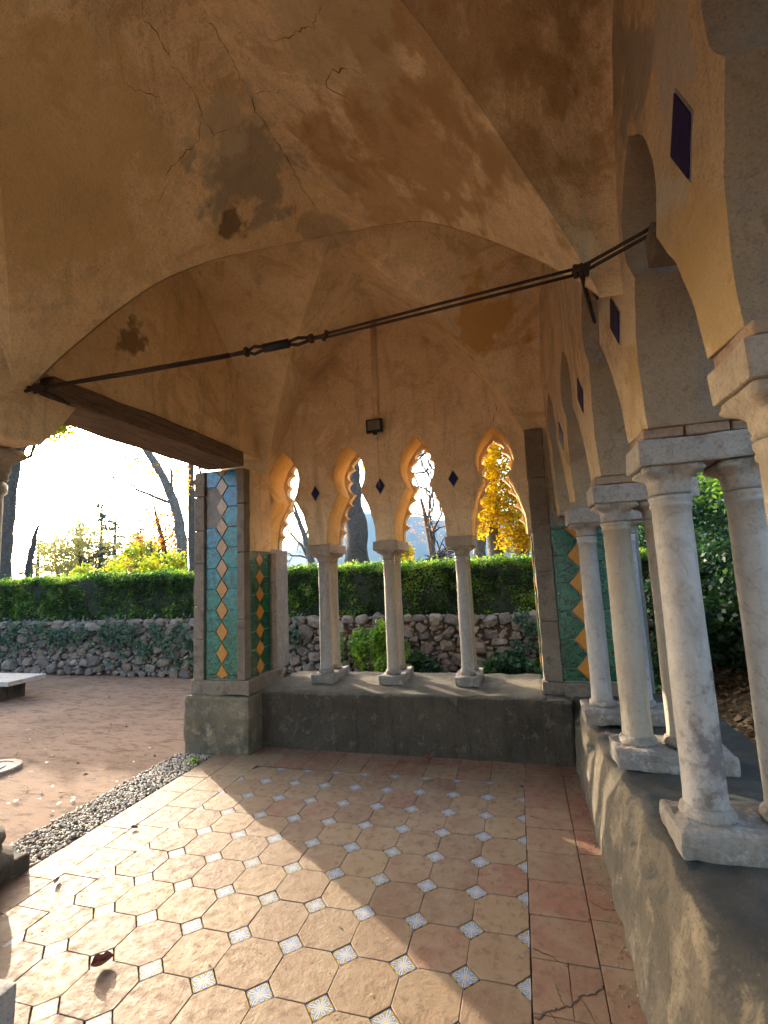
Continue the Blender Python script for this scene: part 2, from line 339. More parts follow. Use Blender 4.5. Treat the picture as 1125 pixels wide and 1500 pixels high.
def glaze(name, cols, dark, light, rough=0.12):
    m = M(name, rough, 0.6)
    v = m.n('ShaderNodeTexVoronoi', feature='F1'); v.inputs['Scale'].default_value = 42; m.l(m.P(), v.inputs['Vector'])
    n1 = m.noise(26, 5, 0.7, dist=1.2); n2 = m.noise(60, 4, 0.7)
    sx = m.n('ShaderNodeSeparateXYZ'); m.l(m.P(), sx.inputs[0])
    hz = m.math('DIVIDE', m.math('SUBTRACT', sx.outputs[2], 0.6), 2.0, clamp=True)
    c = m.ramp(m.math('ADD', hz, m.math('MULTIPLY', m.math('SUBTRACT', m.rnd(), 0.5), 0.25), clamp=True), cols)
    c = m.mix(m.ramp(n1, [(0.44, 0.9), (0.53, 0)]), c, dark)
    n3 = m.noise(34, 6, 0.75, dist=2.0)
    c = m.mix(m.ramp(n3, [(0.58, 0), (0.63, 0.6)]), c, light)
    m.color(c); m.bump(m.math('ADD', n1, n2), 0.4, 0.006)
    m.b.inputs['Coat Weight'].default_value = 0.1; m.b.inputs['Coat Roughness'].default_value = 0.08
    return m.m
m_gl_a = glaze('turquoise_green_glaze', [(0.0, (0.001, 0.13, 0.05)), (0.35, (0.001, 0.19, 0.12)), (0.6, (0.001, 0.21, 0.25)), (1.0, (0.002, 0.17, 0.42))], (0.0005, 0.03, 0.035), (0.03, 0.48, 0.42))
m_gl_g = glaze('green_glaze', [(0.0, (0.002, 0.085, 0.035)), (0.5, (0.002, 0.10, 0.04)), (1.0, (0.002, 0.12, 0.07))], (0.001, 0.014, 0.008), (0.03, 0.40, 0.22))
m_gl_y = glaze('amber_glaze', [(0.0, (0.46, 0.17, 0.006)), (0.5, (0.42, 0.17, 0.012)), (0.68, (0.38, 0.20, 0.08)), (1.0, (0.38, 0.25, 0.14))], (0.36, 0.14, 0.01), (0.7, 0.5, 0.3), 0.2)
m_gl_o = glaze('orange_glaze', [(0.0, (0.52, 0.19, 0.005)), (1.0, (0.48, 0.17, 0.005))], (0.40, 0.15, 0.005), (0.75, 0.5, 0.2), 0.2)
m_gl_b = glaze('cobalt_glaze', [(0.0, (0.012, 0.012, 0.085)), (1.0, (0.012, 0.012, 0.10))], (0.004, 0.003, 0.03), (0.02, 0.02, 0.14), 0.4)
m_gl_b.node_tree.nodes['Principled BSDF'].inputs['Coat Weight'].default_value = 0; m_gl_b.node_tree.nodes['Principled BSDF'].inputs['Specular IOR Level'].default_value = 0.2
m_mortar = stone_mat('grey_mortar', (0.30, 0.27, 0.23), (0.25, 0.22, 0.19), (0.36, 0.33, 0.3), 6)
m_grout = stone_mat('dark_joint_dirt', (0.075, 0.052, 0.035), (0.13, 0.09, 0.06), (0.05, 0.035, 0.025), 9)
def wood_mat(name, a, b):
    m = M(name, 0.85, 0.2)
    g = m.noise(6, 7, 0.65, vec=m.scaled(6, 0.5, 6)); f = m.noise(12, 6, 0.7, vec=m.scaled(8, 1.0, 8))
    c = m.mix(m.ramp(g, [(0.35, 0), (0.65, 1)]), a, b); c = m.mix(m.ramp(f, [(0.55, 0), (0.62, 0.7)]), c, tuple(x * 0.35 for x in a))
    m.color(c); m.bump(m.math('ADD', g, f), 0.7, 0.015); return m.m
m_wood = wood_mat('old_beam_wood', (0.13, 0.085, 0.06), (0.24, 0.16, 0.11))
def simple(name, col, rough=0.6, metal=0.0, nscale=20, var=0.4):
    m = M(name, rough, 0.4); m.b.inputs['Metallic'].default_value = metal
    c = m.mix(m.ramp(m.noise(nscale, 6, 0.7), [(0.35, 0), (0.7, 1)]), tuple(x * (1 - var) for x in col), col); m.color(c)
    m.bump(m.noise(nscale * 2, 5), 0.3, 0.004); return m.m
m_rust = simple('rusty_iron', (0.085, 0.05, 0.035), 0.75, 0.4, 60, 0.6)
m_black = simple('black_metal', (0.015, 0.015, 0.016), 0.4, 0.3)
m_glass = simple('lamp_glass', (0.20, 0.19, 0.17), 0.12, 0.0, 8, 0.3)

def leaf_mat(name, cols, trans=0.45, rough=0.5):
    m = M(name, rough, 0.3)
    at = m.n('ShaderNodeAttribute', attribute_name='rnd')
    c = m.ramp(at.outputs['Fac'], cols); m.color(c)
    tr = m.n('ShaderNodeBsdfTranslucent'); 
    hs = m.n('ShaderNodeHueSaturation'); hs.inputs['Value'].default_value = 1.5; hs.inputs['Saturation'].default_value = 1.1; m.l(c, hs.inputs['Color']); m.l(hs.outputs[0], tr.inputs[0])
    mx = m.n('ShaderNodeMixShader'); mx.inputs[0].default_value = trans
    m.l(m.b.outputs[0], mx.inputs[1]); m.l(tr.outputs[0], mx.inputs[2]); m.l(mx.outputs[0], m.t.nodes['Material Output'].inputs['Surface'])
    return m.m
m_hedge = leaf_mat('hedge_leaf', [(0.0, (0.016, 0.042, 0.008)), (0.4, (0.045, 0.105, 0.018)), (0.75, (0.09, 0.18, 0.03)), (1.0, (0.19, 0.27, 0.05))], 0.5)
m_bright = leaf_mat('bright_leaf', [(0.0, (0.07, 0.15, 0.02)), (0.6, (0.14, 0.26, 0.03)), (1.0, (0.26, 0.36, 0.05))], 0.5)
m_dark = leaf_mat('dark_leaf', [(0.0, (0.012, 0.035, 0.012)), (0.6, (0.025, 0.065, 0.02)), (1.0, (0.05, 0.11, 0.03))], 0.3)
m_ivy = leaf_mat('ivy_leaf', [(0.0, (0.03, 0.06, 0.04)), (0.6, (0.05, 0.10, 0.06)), (1.0, (0.09, 0.15, 0.09))], 0.3)
m_yel = leaf_mat('yellow_autumn_leaf', [(0.0, (0.30, 0.24, 0.02)), (0.5, (0.55, 0.42, 0.02)), (0.85, (0.62, 0.34, 0.02)), (1.0, (0.48, 0.16, 0.02))], 0.55)
m_ora = leaf_mat('orange_autumn_leaf', [(0.0, (0.22, 0.09, 0.03)), (0.6, (0.42, 0.16, 0.04)), (1.0, (0.55, 0.30, 0.06))], 0.5)
m_yg = leaf_mat('yellow_green_leaf', [(0.0, (0.14, 0.2, 0.03)), (0.6, (0.28, 0.32, 0.04)), (1.0, (0.5, 0.36, 0.04))], 0.55)
m_con = leaf_mat('conifer_needle', [(0.0, (0.05, 0.07, 0.05)), (1.0, (0.12, 0.15, 0.08))], 0.4)
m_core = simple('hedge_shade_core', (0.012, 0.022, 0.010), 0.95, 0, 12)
m_bark = stone_mat('tree_bark', (0.15, 0.13, 0.115), (0.10, 0.09, 0.08), (0.24, 0.23, 0.2), 5, fine=30, bump=0.9)
m_barkd = stone_mat('dark_bark', (0.06, 0.05, 0.045), (0.09, 0.08, 0.07), (0.14, 0.13, 0.12), 5, fine=30, bump=0.9)
m_twig = simple('twig_bark', (0.13, 0.09, 0.07), 0.9, 0, 20)
m_redleaf = simple('dry_red_leaf', (0.28, 0.06, 0.02), 0.6, 0, 60, 0.5)

# ------------------------------------------------------------------ terrain
def ground():
    xs = np.concatenate([[-3800, -1500, -500, -150, -60], np.linspace(-30, -9, 22), np.arange(-8.9, 6, 0.12), np.linspace(6.3, 30, 20), [60, 150, 500, 1500, 3800]])
    ys = np.concatenate([[-2800, -800, -200, -60, -25, -12], np.arange(-8, 8, 0.12), np.linspace(8.5, 40, 40), [60, 120, 300, 900, 2500, 3700]])
    def h(x, y):
        z = -0.045
        if y > 4.15: z = min(0.88, -0.045 + (y - 4.15) * 6)
        if x > 1.5: z = max(z, min(0.6, -0.10 + (x - 1.5) * 0.35)) if y < 4.15 else max(z, 0.88)
        if y > 45: z = 0.88 - (y - 45) * 0.13 if y < 900 else -110
        if abs(x) < 30 and -8 < y < 8: z += 0.012 * nz((x, y, 0), 1.1) + 0.008 * nz((x, y, 0), 5.0)
        return z
    V = [(x, y, h(x, y)) for y in ys for x in xs]; nx = len(xs)
    F = [(j * nx + i, j * nx + i + 1, (j + 1) * nx + i + 1, (j + 1) * nx + i) for j in range(len(ys) - 1) for i in range(nx - 1)]
    m = M('packed_gravel_earth', 0.95, 0.1)
    a = m.noise(1.0, 6, 0.6, vec=m.scaled(0.7, 1.6, 1)); b = m.noise(9, 7, 0.7, vec=m.scaled(0.6, 1.8, 1)); f = m.noise(70, 5, 0.75); g = m.noise(28, 5, 0.7)
    c = m.mix(m.ramp(a, [(0.38, 0), (0.62, 1)]), (0.205, 0.13, 0.085), (0.255, 0.165, 0.108))
    c = m.mix(m.ramp(b, [(0.50, 0), (0.60, 0.75)]), c, (0.105, 0.062, 0.042))
    c = m.mix(m.ramp(f, [(0.58, 0), (0.7, 0.8)]), c, (0.36, 0.28, 0.20)); c = m.mix(m.ramp(f, [(0.32, 0.7), (0.44, 0)]), c, (0.10, 0.06, 0.045))
    c = m.mix(m.ramp(m.noise(2.6, 3), [(0.5, 0), (0.7, 0.35)]), c, (0.30, 0.18, 0.13))
    sx = m.n('ShaderNodeSeparateXYZ'); m.l(m.P(), sx.inputs[0])
    soil = m.mix(m.ramp(g, [(0.4, 0), (0.65, 1)]), (0.035, 0.025, 0.015), (0.09, 0.06, 0.03))
    grass = m.mix(m.ramp(b, [(0.4, 0), (0.6, 1)]), (0.05, 0.09, 0.025), (0.09, 0.10, 0.03))
    far = m.math('GREATER_THAN', sx.outputs[1], 5.0); right = m.math('GREATER_THAN', m.math('ADD', sx.outputs[0], m.math('MULTIPLY', g, 0.3)), 1.3)
    c = m.mix(right, c, soil); c = m.mix(far, c, grass)
    m.color(c); m.bump(m.math('ADD', m.math('MULTIPLY', f, 0.7), m.math('ADD', m.math('MULTIPLY', g, 0.8), b)), 0.35, 0.02)
    o = link_mesh('ground', V, F, m.m, smooth=True); tag(o, 'packed reddish gravel court rising to a garden terrace', kind='structure')
ground()
def hills():
    V = []; F = []; n = 90; rows = 12
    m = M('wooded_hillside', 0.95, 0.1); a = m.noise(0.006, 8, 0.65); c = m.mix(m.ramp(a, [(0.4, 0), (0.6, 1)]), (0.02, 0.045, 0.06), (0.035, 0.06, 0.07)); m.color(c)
    prof = [(-34, 40), (-28, 120), (-24, 250), (-20, 330), (-16, 320), (-12, 300), (-8, 250), (-4, 265), (2, 300), (10, 360), (25, 420), (50, 380)]
    for k in range(n + 1):
        az = -36 + 88 * k / n
        hh = np.interp(az, [p[0] for p in prof], [p[1] for p in prof])
        for j in range(rows + 1):
            t = j / rows; d = 1500 + 1100 * t
            z = -60 + (hh + 60) * (t ** 1.15) + 28 * nz((az * 0.3, t * 3, 2), 1.0) * t + 10 * nz((az, t * 9, 5), 1.0)
            V.append((d * math.sin(R(az)), d * math.cos(R(az)), z))
    for k in range(n):
        for j in range(rows): F.append((k * (rows + 1) + j, (k + 1) * (rows + 1) + j, (k + 1) * (rows + 1) + j + 1, k * (rows + 1) + j + 1))
    o = link_mesh('hills', V, F, m.m, smooth=True); tag(o, 'distant wooded mountain ridge fading to blue', kind='structure')
hills()

# ------------------------------------------------------------------ loggia : vault
LOG = empty('loggia', (-1.15, 0.1, 0), 'ochre vaulted loggia with Moorish keyhole arches over paired marble columns', 'loggia')
XC, XL = -1.15, -2.5
G_T = [0, .10, .25, .36, .45, .56, .6, .7, .8, .87, .94, 1.0, 1.2]
G_Z = [4.26, 4.13, 3.96, 3.86, 3.75, 3.62, 3.55, 3.35, 3.13, 2.95, 2.76, 2.58, 1.9]
def G(t): return float(np.interp(abs(t), G_T, G_Z))
GS = [float(np.mean([G(max(0, x + d)) for d in (-.09, -.06, -.03, 0, .03, .06, .09)])) for x in np.linspace(0, 1.2, 121)]
def Gs(t): return float(np.interp(abs(t), np.linspace(0, 1.2, 121), GS))
def xr(y): return 0.285 - 0.082 * (y - 1.45)
def vnoise(x, y, z):
    return 0.022 * nz((x, y, z), 1.3) + 0.008 * nz((x, y, z), 4.0, 3)
# bays: centre y, rear boundary and front boundary as y at the left and at the right wall, how steep the right lunette stands
BAYS = [(0.17, (1.45, 1.45), (-1.20, -1.0), 2.0), (-2.5, (-1.20, -1.0), (-3.90, -3.85), 3.5), (-5.2, (-3.90, -3.85), (-6.6, -6.6), 2.0)]
def cell(bay, kind, side, half):
    yc, rear, front, steep = bay; n = 26; ext = 5 if kind == 'x' else 0
    V = []; F = []
    ts = list(np.linspace(0, 1, n + 1)) + ([1 + 0.035 * (k + 1) for k in range(ext)])
    ws = np.linspace(0, 1, 19) ** .8 if kind == 'x' else np.linspace(0, 1, 15)
    for t in ts:
        for w_ in ws:
            if kind == 'y':
                e = rear if side > 0 else front; xe = half * w_ * 1.5 + XC
                yb = e[0] + (e[1] - e[0]) * (xe - XL) / 3.0; y = yc + (yb - yc) * t; tx = w_ * t
                hw = (xr(y) - XC) if half > 0 else (XC - XL); x = XC + half * hw * tx; z = Gs(tx)
            else:
                e = rear if half > 0 else front; tt = min(t, 1.0); yb = e[1] if side > 0 else e[0]; y = yc + (yb - yc) * w_ * tt
                hw = (xr(y) - XC) if side > 0 else (XC - XL); x = XC + side * hw * t; z = Gs(w_ * tt)
                if side > 0: z += tt ** 4 * (Gs(w_ ** steep) - Gs(w_))
            z += .11 * math.exp(-((x - .5) ** 2 + (y + 1.0) ** 2) / .16)
            V.append((x, y, z + vnoise(x, y, z)))
    m_ = len(ws)
    for i in range(len(ts) - 1):
        for j in range(m_ - 1): F.append((i * m_ + j, i * m_ + j + 1, (i + 1) * m_ + j + 1, (i + 1) * m_ + j))
    return V, F
for bay in BAYS:
    acc = Acc()
    for kind in 'xy':
        for side in (1, -1):
            for half in (1, -1): acc.add(cell(bay, kind, side, half))
    o = acc.obj('vault', m_vault, LOG, True)
# unseen slab over the vault, added to block light from above
bm_obj('light_block_roof', block(-3.15, 1.35, -6.6, 1.98, 4.62, 4.8, 0.02, cut=0, amp=0), m_pillar, LOG)

# ------------------------------------------------------------------ arcades
def crom(pts, n=5):
    out = []
    for i in range(len(pts) - 1):
        p0 = pts[max(i - 1, 0)]; p1 = pts[i]; p2 = pts[i + 1]; p3 = pts[min(i + 2, len(pts) - 1)]
        for k in range(n):
            t = k / n
            out.append(tuple(0.5 * (2 * p1[a] + (-p0[a] + p2[a]) * t + (2 * p0[a] - 5 * p1[a] + 4 * p2[a] - p3[a]) * t * t + (-p0[a] + 3 * p1[a] - 3 * p2[a] + p3[a]) * t ** 3) for a in (0, 1)))
    out.append(pts[-1]); return out
def arch_half(zb, zw, za, wb, ww=0.115, wb2=0.175):
    low = crom([(wb, zb), (wb - 0.01, zb + (zw - zb) * .32), (wb - 0.05, zb + (zw - zb) * .62), (wb * 0.62, zb + (zw - zb) * .84), (ww, zw)], 4)
    h = za - zw
    up = crom([(ww, zw), (wb2 * 0.93, zw + h * .2), (wb2, zw + h * .42), (wb2 * 0.86, zw + h * .62), (wb2 * .52, zw + h * .82), (0.0, za)], 4)
    return low + up[1:]
def cusped_half(zb, zw, za, wb, ww=0.095, wb2=0.15):
    """toothed outline of the outer leaf: arcs meeting in points"""
    base = arch_half(zb, zw, za, wb - 0.01, ww, wb2); L = [0]
    for a, b in zip(base[:-1], base[1:]): L.append(L[-1] + math.hypot(a[0] - b[0], a[1] - b[1]))
    out = []; n = 7; tot = L[-1] * 0.97
    for k in range(n * 6 + 1):
        s = tot * k / (n * 6); ph = (k % 6) / 6.0
        x = np.interp(s, L, [p[0] for p in base]); z = np.interp(s, L, [p[1] for p in base])
        d = 0.052 * (1 - 4 * ph * (1 - ph)) ** 1.3 if k > 2 else 0.0
        out.append((max(0.012, x - d), z))
    out.append((0.0, za - 0.01)); return out
def wall_poly(centers, zb, zw, za, wb, a0, a1, ztop, halffn):
    """closed outline in (a,z): a runs along the wall"""
    P = [(a0, ztop), (a0, zb[0])]
    for i, c in enumerate(centers):
        hl = halffn(zb[i], zw[i], za[i], wb[i]); hr = halffn(zb[i + 1], zw[i], za[i], wb[i])
        P += [(c - x, z) for x, z in hl]
        P += [(c + x, z) for x, z in reversed(hr)][1:]
    P += [(a1, zb[-1]), (a1, ztop)]
    o = [P[0]]
    for p in P[1:]:
        if math.hypot(p[0] - o[-1][0], p[1] - o[-1][1]) > 1e-4: o.append(p)
    return o
def extrude(poly, d0, d1, fn):
    n = len(poly); tris = tessellate_polygon([[Vector((p[0], p[1], 0)) for p in poly]])
    V = [fn(p[0], p[1], d0) for p in poly] + [fn(p[0], p[1], d1) for p in poly]
    F = [tuple(t) for t in tris] + [tuple(n + i for i in reversed(t)) for t in tris]
    F += [(i, (i + 1) % n, n + (i + 1) % n, n + i) for i in range(n)]
    return V, F
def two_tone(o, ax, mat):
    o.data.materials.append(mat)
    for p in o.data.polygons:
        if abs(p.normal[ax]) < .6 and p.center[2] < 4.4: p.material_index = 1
def fix_normals(o, bevel=0.0):
    bm = bmesh.new(); bm.from_mesh(o.data)
    bmesh.ops.recalc_face_normals(bm, faces=bm.faces)
    bmesh.ops.dissolve_limit(bm, angle_limit=R(0.5), verts=bm.verts[:], edges=bm.edges[:]) if bevel else None
    if bevel:
        ed = [e for e in bm.edges if len(e.link_faces) == 2 and e.calc_face_angle(0) > R(50)]
        bmesh.ops.bevel(bm, geom=ed, offset=bevel, segments=2, affect='EDGES', profile=0.5, clamp_overlap=True)
    bm.to_mesh(o.data); bm.free()
# rear arcade wall
YR = 1.45
rc = [-2.28, -1.545, -0.835, -0.09]
rzb = [1.875, 1.885, 1.885, 1.885, 1.885]; rzw = [2.38, 2.40, 2.41, 2.42]; rza = [2.90, 2.885, 2.905, 2.905]; rwb = [.27, .26, .255, .25]
def jitter(poly, amp, seed):
    return [(a + amp * nz((a * 9, z * 9, seed), 1.0), z + amp * nz((z * 9, a * 9, seed + 4), 1.0)) if (2.0 < z < 4.5) else (a, z) for a, z in poly]
def wp2(centers, zb, zw, za, wb, a0, a1, ztop, cusp, amp, seed):
    fn = cusped_half if cusp else arch_half
    P = [(a0, ztop), (a0, zb[0])]
    for i, c in enumerate(centers):
        P += [(c - x, z) for x, z in fn(zb[i], zw[i], za[i], wb[i])] + [(c + x, z) for x, z in reversed(fn(zb[i + 1], zw[i], za[i], wb[i]))][1:]
    P += [(a1, zb[-1]), (a1, ztop)]
    o = [P[0]]
    for p in P[1:]:
        if math.hypot(p[0] - o[-1][0], p[1] - o[-1][1]) > 1e-4: o.append(p)
    return jitter(o, amp, seed)
pr = wp2(rc, rzb, rzw, rza, rwb, -3.05, 1.05, 4.6, False, 0.010, 1)
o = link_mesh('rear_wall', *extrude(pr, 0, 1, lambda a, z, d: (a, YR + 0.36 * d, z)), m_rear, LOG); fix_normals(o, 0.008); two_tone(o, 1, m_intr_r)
pr = wp2(rc, rzb, rzw, [z - .03 for z in rza], rwb, -3.04, 1.04, 4.59, True, 0.004, 3)
o = link_mesh('cusped_arch_screen', *extrude(pr, 0, 1, lambda a, z, d: (a, YR + 0.362 + 0.08 * d, z)), m_rear, LOG); fix_normals(o)
# right arcade wall (slightly out of square, leaning a little at the foot)
colY = [0.65, -0.08, -0.86, -1.64, -2.42, -3.20, -3.98, -4.76, -5.54]
def zab(y): return 2.005 - 0.062 * max(-1.7, min(y, 1))
def zsh(y): return 1.80 - 0.045 * max(-1.7, min(y, 1))
sc_c = [0.985] + [(colY[i] + colY[i + 1]) / 2 + (.05 if i == 3 else 0) for i in range(len(colY) - 1)]
szb = [zab(1.3) + .045] + [zab(y) + .045 for y in colY]
def XW(y, z): return 0.485 - 0.085 * y + 0.045 * max(0, min(1, (2.75 - z) / 0.7))
szw = [2.56 if c > .8 else 2.60 if c > 0 else 2.66 if c > -1.5 else 2.76 for c in sc_c]; sza = [3.00 if c > .8 else 3.04 if c > 0 else 3.17 if c > -1.5 else 3.25 for c in sc_c]
swb = [.235] + [.262] * (len(sc_c) - 1)
# run along -y so a = -y
ps = wp2([-c for c in sc_c], szb, szw, sza, swb, -1.44, 6.3, 4.6, False, 0.010, 7)
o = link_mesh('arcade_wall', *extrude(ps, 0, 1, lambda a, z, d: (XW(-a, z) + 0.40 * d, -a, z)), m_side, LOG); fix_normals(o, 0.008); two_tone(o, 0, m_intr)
ps = wp2([-c for c in sc_c], szb, szw, [z - .03 for z in sza], swb, -1.43, 6.29, 4.59, True, 0.004, 9)
o = link_mesh('cusped_arch_screen', *extrude(ps, 0, 1, lambda a, z, d: (XW(-a, z) + 0.402 + 0.08 * d, -a, z)), m_side, LOG); fix_normals(o)
# left wall above the beam
bm_obj('left_wall', block(-2.95, -2.475, -6.3, 1.44, 2.80, 4.6, 0.004, cut=0.3, amp=0.004, ns=2), m_vault, LOG)
# cobalt lozenges let into the spandrels
def lozenge(name, c, hw, hh, plane, mat, parent, t=0.007):
    cx, cy, cz = c
    V = []
    for d in (0, 1):
        for (a, b) in ((0, -hh), (hw, 0), (0, hh), (-hw, 0)):
            if plane == 'y': V.append((cx + a, cy - t * d, cz + b))
            else:
                yy = cy + a; V.append((XW(yy, cz + b) - t * d, yy, cz + b))
    F = [(0, 1, 2, 3), (7, 6, 5, 4), (0, 4, 5, 1), (1, 5, 6, 2), (2, 6, 7, 3), (3, 7, 4, 0)]
    o = link_mesh(name, V, F, mat, parent); fix_normals(o)
    if name == 'cobalt_tile': lozenge('mortar_bed', c, hw * 1.13, hh * 1.11, plane, m_mortar, parent, .0025)
    return o
for (x, z) in ((-1.915, 2.418), (-1.213, 2.432), (-0.482, 2.438)): lozenge('cobalt_tile', (x, YR, z), .045, .078, 'y', m_gl_b, LOG)
for (y, z) in ((0.65, 2.53), (-0.08, 2.58), (-0.86, 2.635), (-1.63, 2.79), (-2.42, 2.8)): lozenge('cobalt_tile', (0, y, z), .065 if y > -1 else .068, .105 if y > -1 else .14, 'x', m_gl_b, LOG)

# ------------------------------------------------------------------ columns
def capital_mesh(x, y, z0, z1, r, a):
    n = 48; rows = 12; V = []; F = []
    for i in range(rows + 1):
        t = i / rows; z = z0 + (z1 - z0) * t
        p = 2 + 12 * t ** 1.5
        for k in range(n):
            th = 2 * math.pi * k / n; c, s = math.cos(th), math.sin(th)
            sq = (abs(c) ** p + abs(s) ** p) ** (-1 / p)
            rad = r + (a - r) * (0.15 * t + 0.85 * t ** 2.2)
            corner = abs(math.sin(2 * th)) ** 3
            rr = rad * sq + 0.030 * corner * math.exp(-((t - .80) / .12) ** 2) * a / .11 - 0.012 * corner * math.exp(-((t - .5) / .12) ** 2) * a / .11
            rr -= 0.020 * (1 - abs(math.sin(2 * th))) ** 2 * math.exp(-((t - .70) / .24) ** 2) * a / .11
            rr += 0.010 * math.exp(-((t - .08) / .06) ** 2) * a / .11
            rr -= 0.006 * math.exp(-((corner - .25) / .12) ** 2) * math.exp(-((t - .6) / .3) ** 2)
            V.append((x + rr * c, y + rr * s, z))
    for i in range(rows):
        for k in range(n): F.append((i * n + k, i * n + (k + 1) % n, (i + 1) * n + (k + 1) % n, (i + 1) * n + k))
    F.append(tuple(range(n - 1, -1, -1))); F.append(tuple(rows * n + k for k in range(n)))
    return V, F
def column(x, y, z0, z1, zc, rb, rt, a, mat, capmat, ring=True, basemat=None):
    c = z0 + 0.035
    prof = [(rb * 1.0, z0 - 0.01), (rb * 1.02, c), (rb, c + .02)]
    for k in range(1, 8): t = k / 8; prof.append((rb + (rt - rb) * t + 0.0012 * math.sin(9 * t + x * 7), c + (z1 - .06 - c) * t))
    prof += [(rt, z1 - .055), (rt * 1.10, z1 - .048), (rt * 1.10, z1 - .036), (rt * 1.03, z1 - .03), (rt * 1.13, z1 - .018), (rt * 1.13, z1 - .004), (rt, z1)]
    V, F = lathe(prof, x, y, 28)
    o = link_mesh('column', V, F, mat, LOG, True, loc=(x, y, z0))
    cp = link_mesh('capital', *capital_mesh(x, y, z1 + .001, zc, rt * .98, a), capmat, None, True, loc=(x, y, z1)); cp.parent = o; cp.location = (0, 0, z1 - z0)
    rr = rb * 1.28
    tb = link_mesh('base', *lathe([(rb * 1.0, z0 - .028), (rr * .97, z0 - .022), (rr, z0 - .008), (rr * .95, z0 + .008), (rb * 1.08, z0 + .018), (rb * 1.0, z0 + .024)], x, y, 26), basemat or m_base, None, True, loc=(x, y, z0))
    tb.parent = o; tb.location = (0, 0, 0)
    return o
rx = [-1.885, -1.185, -0.468]
for i, x in enumerate(rx):
    for k, yy in enumerate((1.545, 1.765)):
        column(x + 0.004 * k, yy, 0.628, 1.70, 1.79, .060, .056, .098, m_marble_w if (k or i == 1) else m_marble, m_capital)
    bm_obj('base_block', block(x - .115, x + .115, 1.42, 1.90, .515, .602, .014, cut=.05, amp=.009, seed=i * 3.0), m_base, LOG)
    bm_obj('abacus', block(x - .128, x + .122, 1.435, 1.895, 1.79, 1.884, .010, cut=.07, amp=.006, seed=i * 5.0), m_capital, LOG)
mats_r = [(m_marble, m_marble_d), (m_marble_w, m_marble_w), (m_marble_s, m_marble), (m_marble_w, m_marble_w)] + [(m_marble, m_marble)] * 5
for i, y in enumerate(colY):
    xi = 0.612 - 0.095 * y; 
    if y < -1.7: xi = 0.612 + 0.095 * 1.7 + (-1.7 - y) * .085
    zt, zs = zab(y), zsh(y); zb_ = zt - .105
    for k, dx in enumerate((0, (.25, .222, .275)[min(i, 2)])):
        column(xi + dx, y + (.0 if k == 0 else .01), .628, zs, zb_, .075 if i else .068, .071 if i else .062, .108, mats_r[i][k], m_abacus if i != 3 else m_capital)
    bm_obj('base_block', block(xi - .135, xi + .42, y - .135, y + .135, .50, .602, .016, cut=.05, amp=.012, seed=20 + i * 3.0), m_base, LOG)
    bm_obj('abacus', block(xi - .125, xi + .40, y - .125, y + .12, zb_, zt, .010, cut=.07, amp=.006, seed=30 + i * 5.0), m_abacus if i != 3 else m_capital, LOG)
    xa = xi - .10
    if i not in (2, 3): bm_obj('bed_joint', block(xa, xa + .44, y - .116, y + .112, zt + .001, zt + .047, .004, 1, cut=.05, amp=.004, seed=90 + i), m_intr, LOG)
    for j in range(3 if i in (2, 3) else 0):
        x0 = xa + j * .155
        bm_obj('brick', block(x0, x0 + .150, y - .118 + random.uniform(0, .008), y + .118, zt + .002, zt + .048, .006, 1, cut=.06, amp=.004, seed=50 + i + j), m_brick, LOG)

# ------------------------------------------------------------------ corner pillar left, its plinth, stones and tile panels
def part_block(name, args, mat, parent=None, **kw): return bm_obj(name, block(*args, **kw), mat, LOG if parent is None else parent, smooth=False)
part_block('plinth', (-3.08, -2.39, .915, 1.60, -.06, .505), m_plinth, bev=.03, cut=.06, amp=.014, ns=5, seed=3)
part_block('pillar_foot', (-3.03, -2.40, .945, 1.60, .505, .64), m_pillar, bev=.01, amp=.008, seed=5)
part_block('pillar', (-2.98, -2.475, .985, 1.44, .60, 2.655), m_mortar, bev=.004, cut=.2, amp=.003)
zz = [.642, 1.02, 1.33, 1.74, 2.06, 2.40, 2.65]
for k in range(len(zz) - 1):
    part_block('pillar_stone', (-3.0, -2.886, .945, 1.25, zz[k], zz[k + 1] - .005), m_pillar, bev=.007, amp=.006, seed=k * 2.0)
zz = [.642, 1.12, 1.20, 1.83, 2.30, 2.65]
for k in range(len(zz) - 1):
    part_block('pillar_stone', (-2.522, -2.44, .945, 1.05, zz[k], zz[k + 1] - .005), m_pillar, bev=.007, amp=.006, seed=40 + k * 2.0)
    if zz[k] < 1.8: part_block('pillar_stone', (-2.522, -2.44, 1.455, 1.56, zz[k], min(1.85, zz[k + 1] - .005)), m_pillar, bev=.007, amp=.006, seed=60 + k * 2.0)
part_block('impost', (-2.56, -2.44, 1.05, 1.455, 1.84, 2.66), m_rear, bev=.006, amp=.004)
part_block('jamb', (-3.0, -2.50, 1.442, 1.93, .60, 1.874), m_mortar, bev=.006, amp=.004)
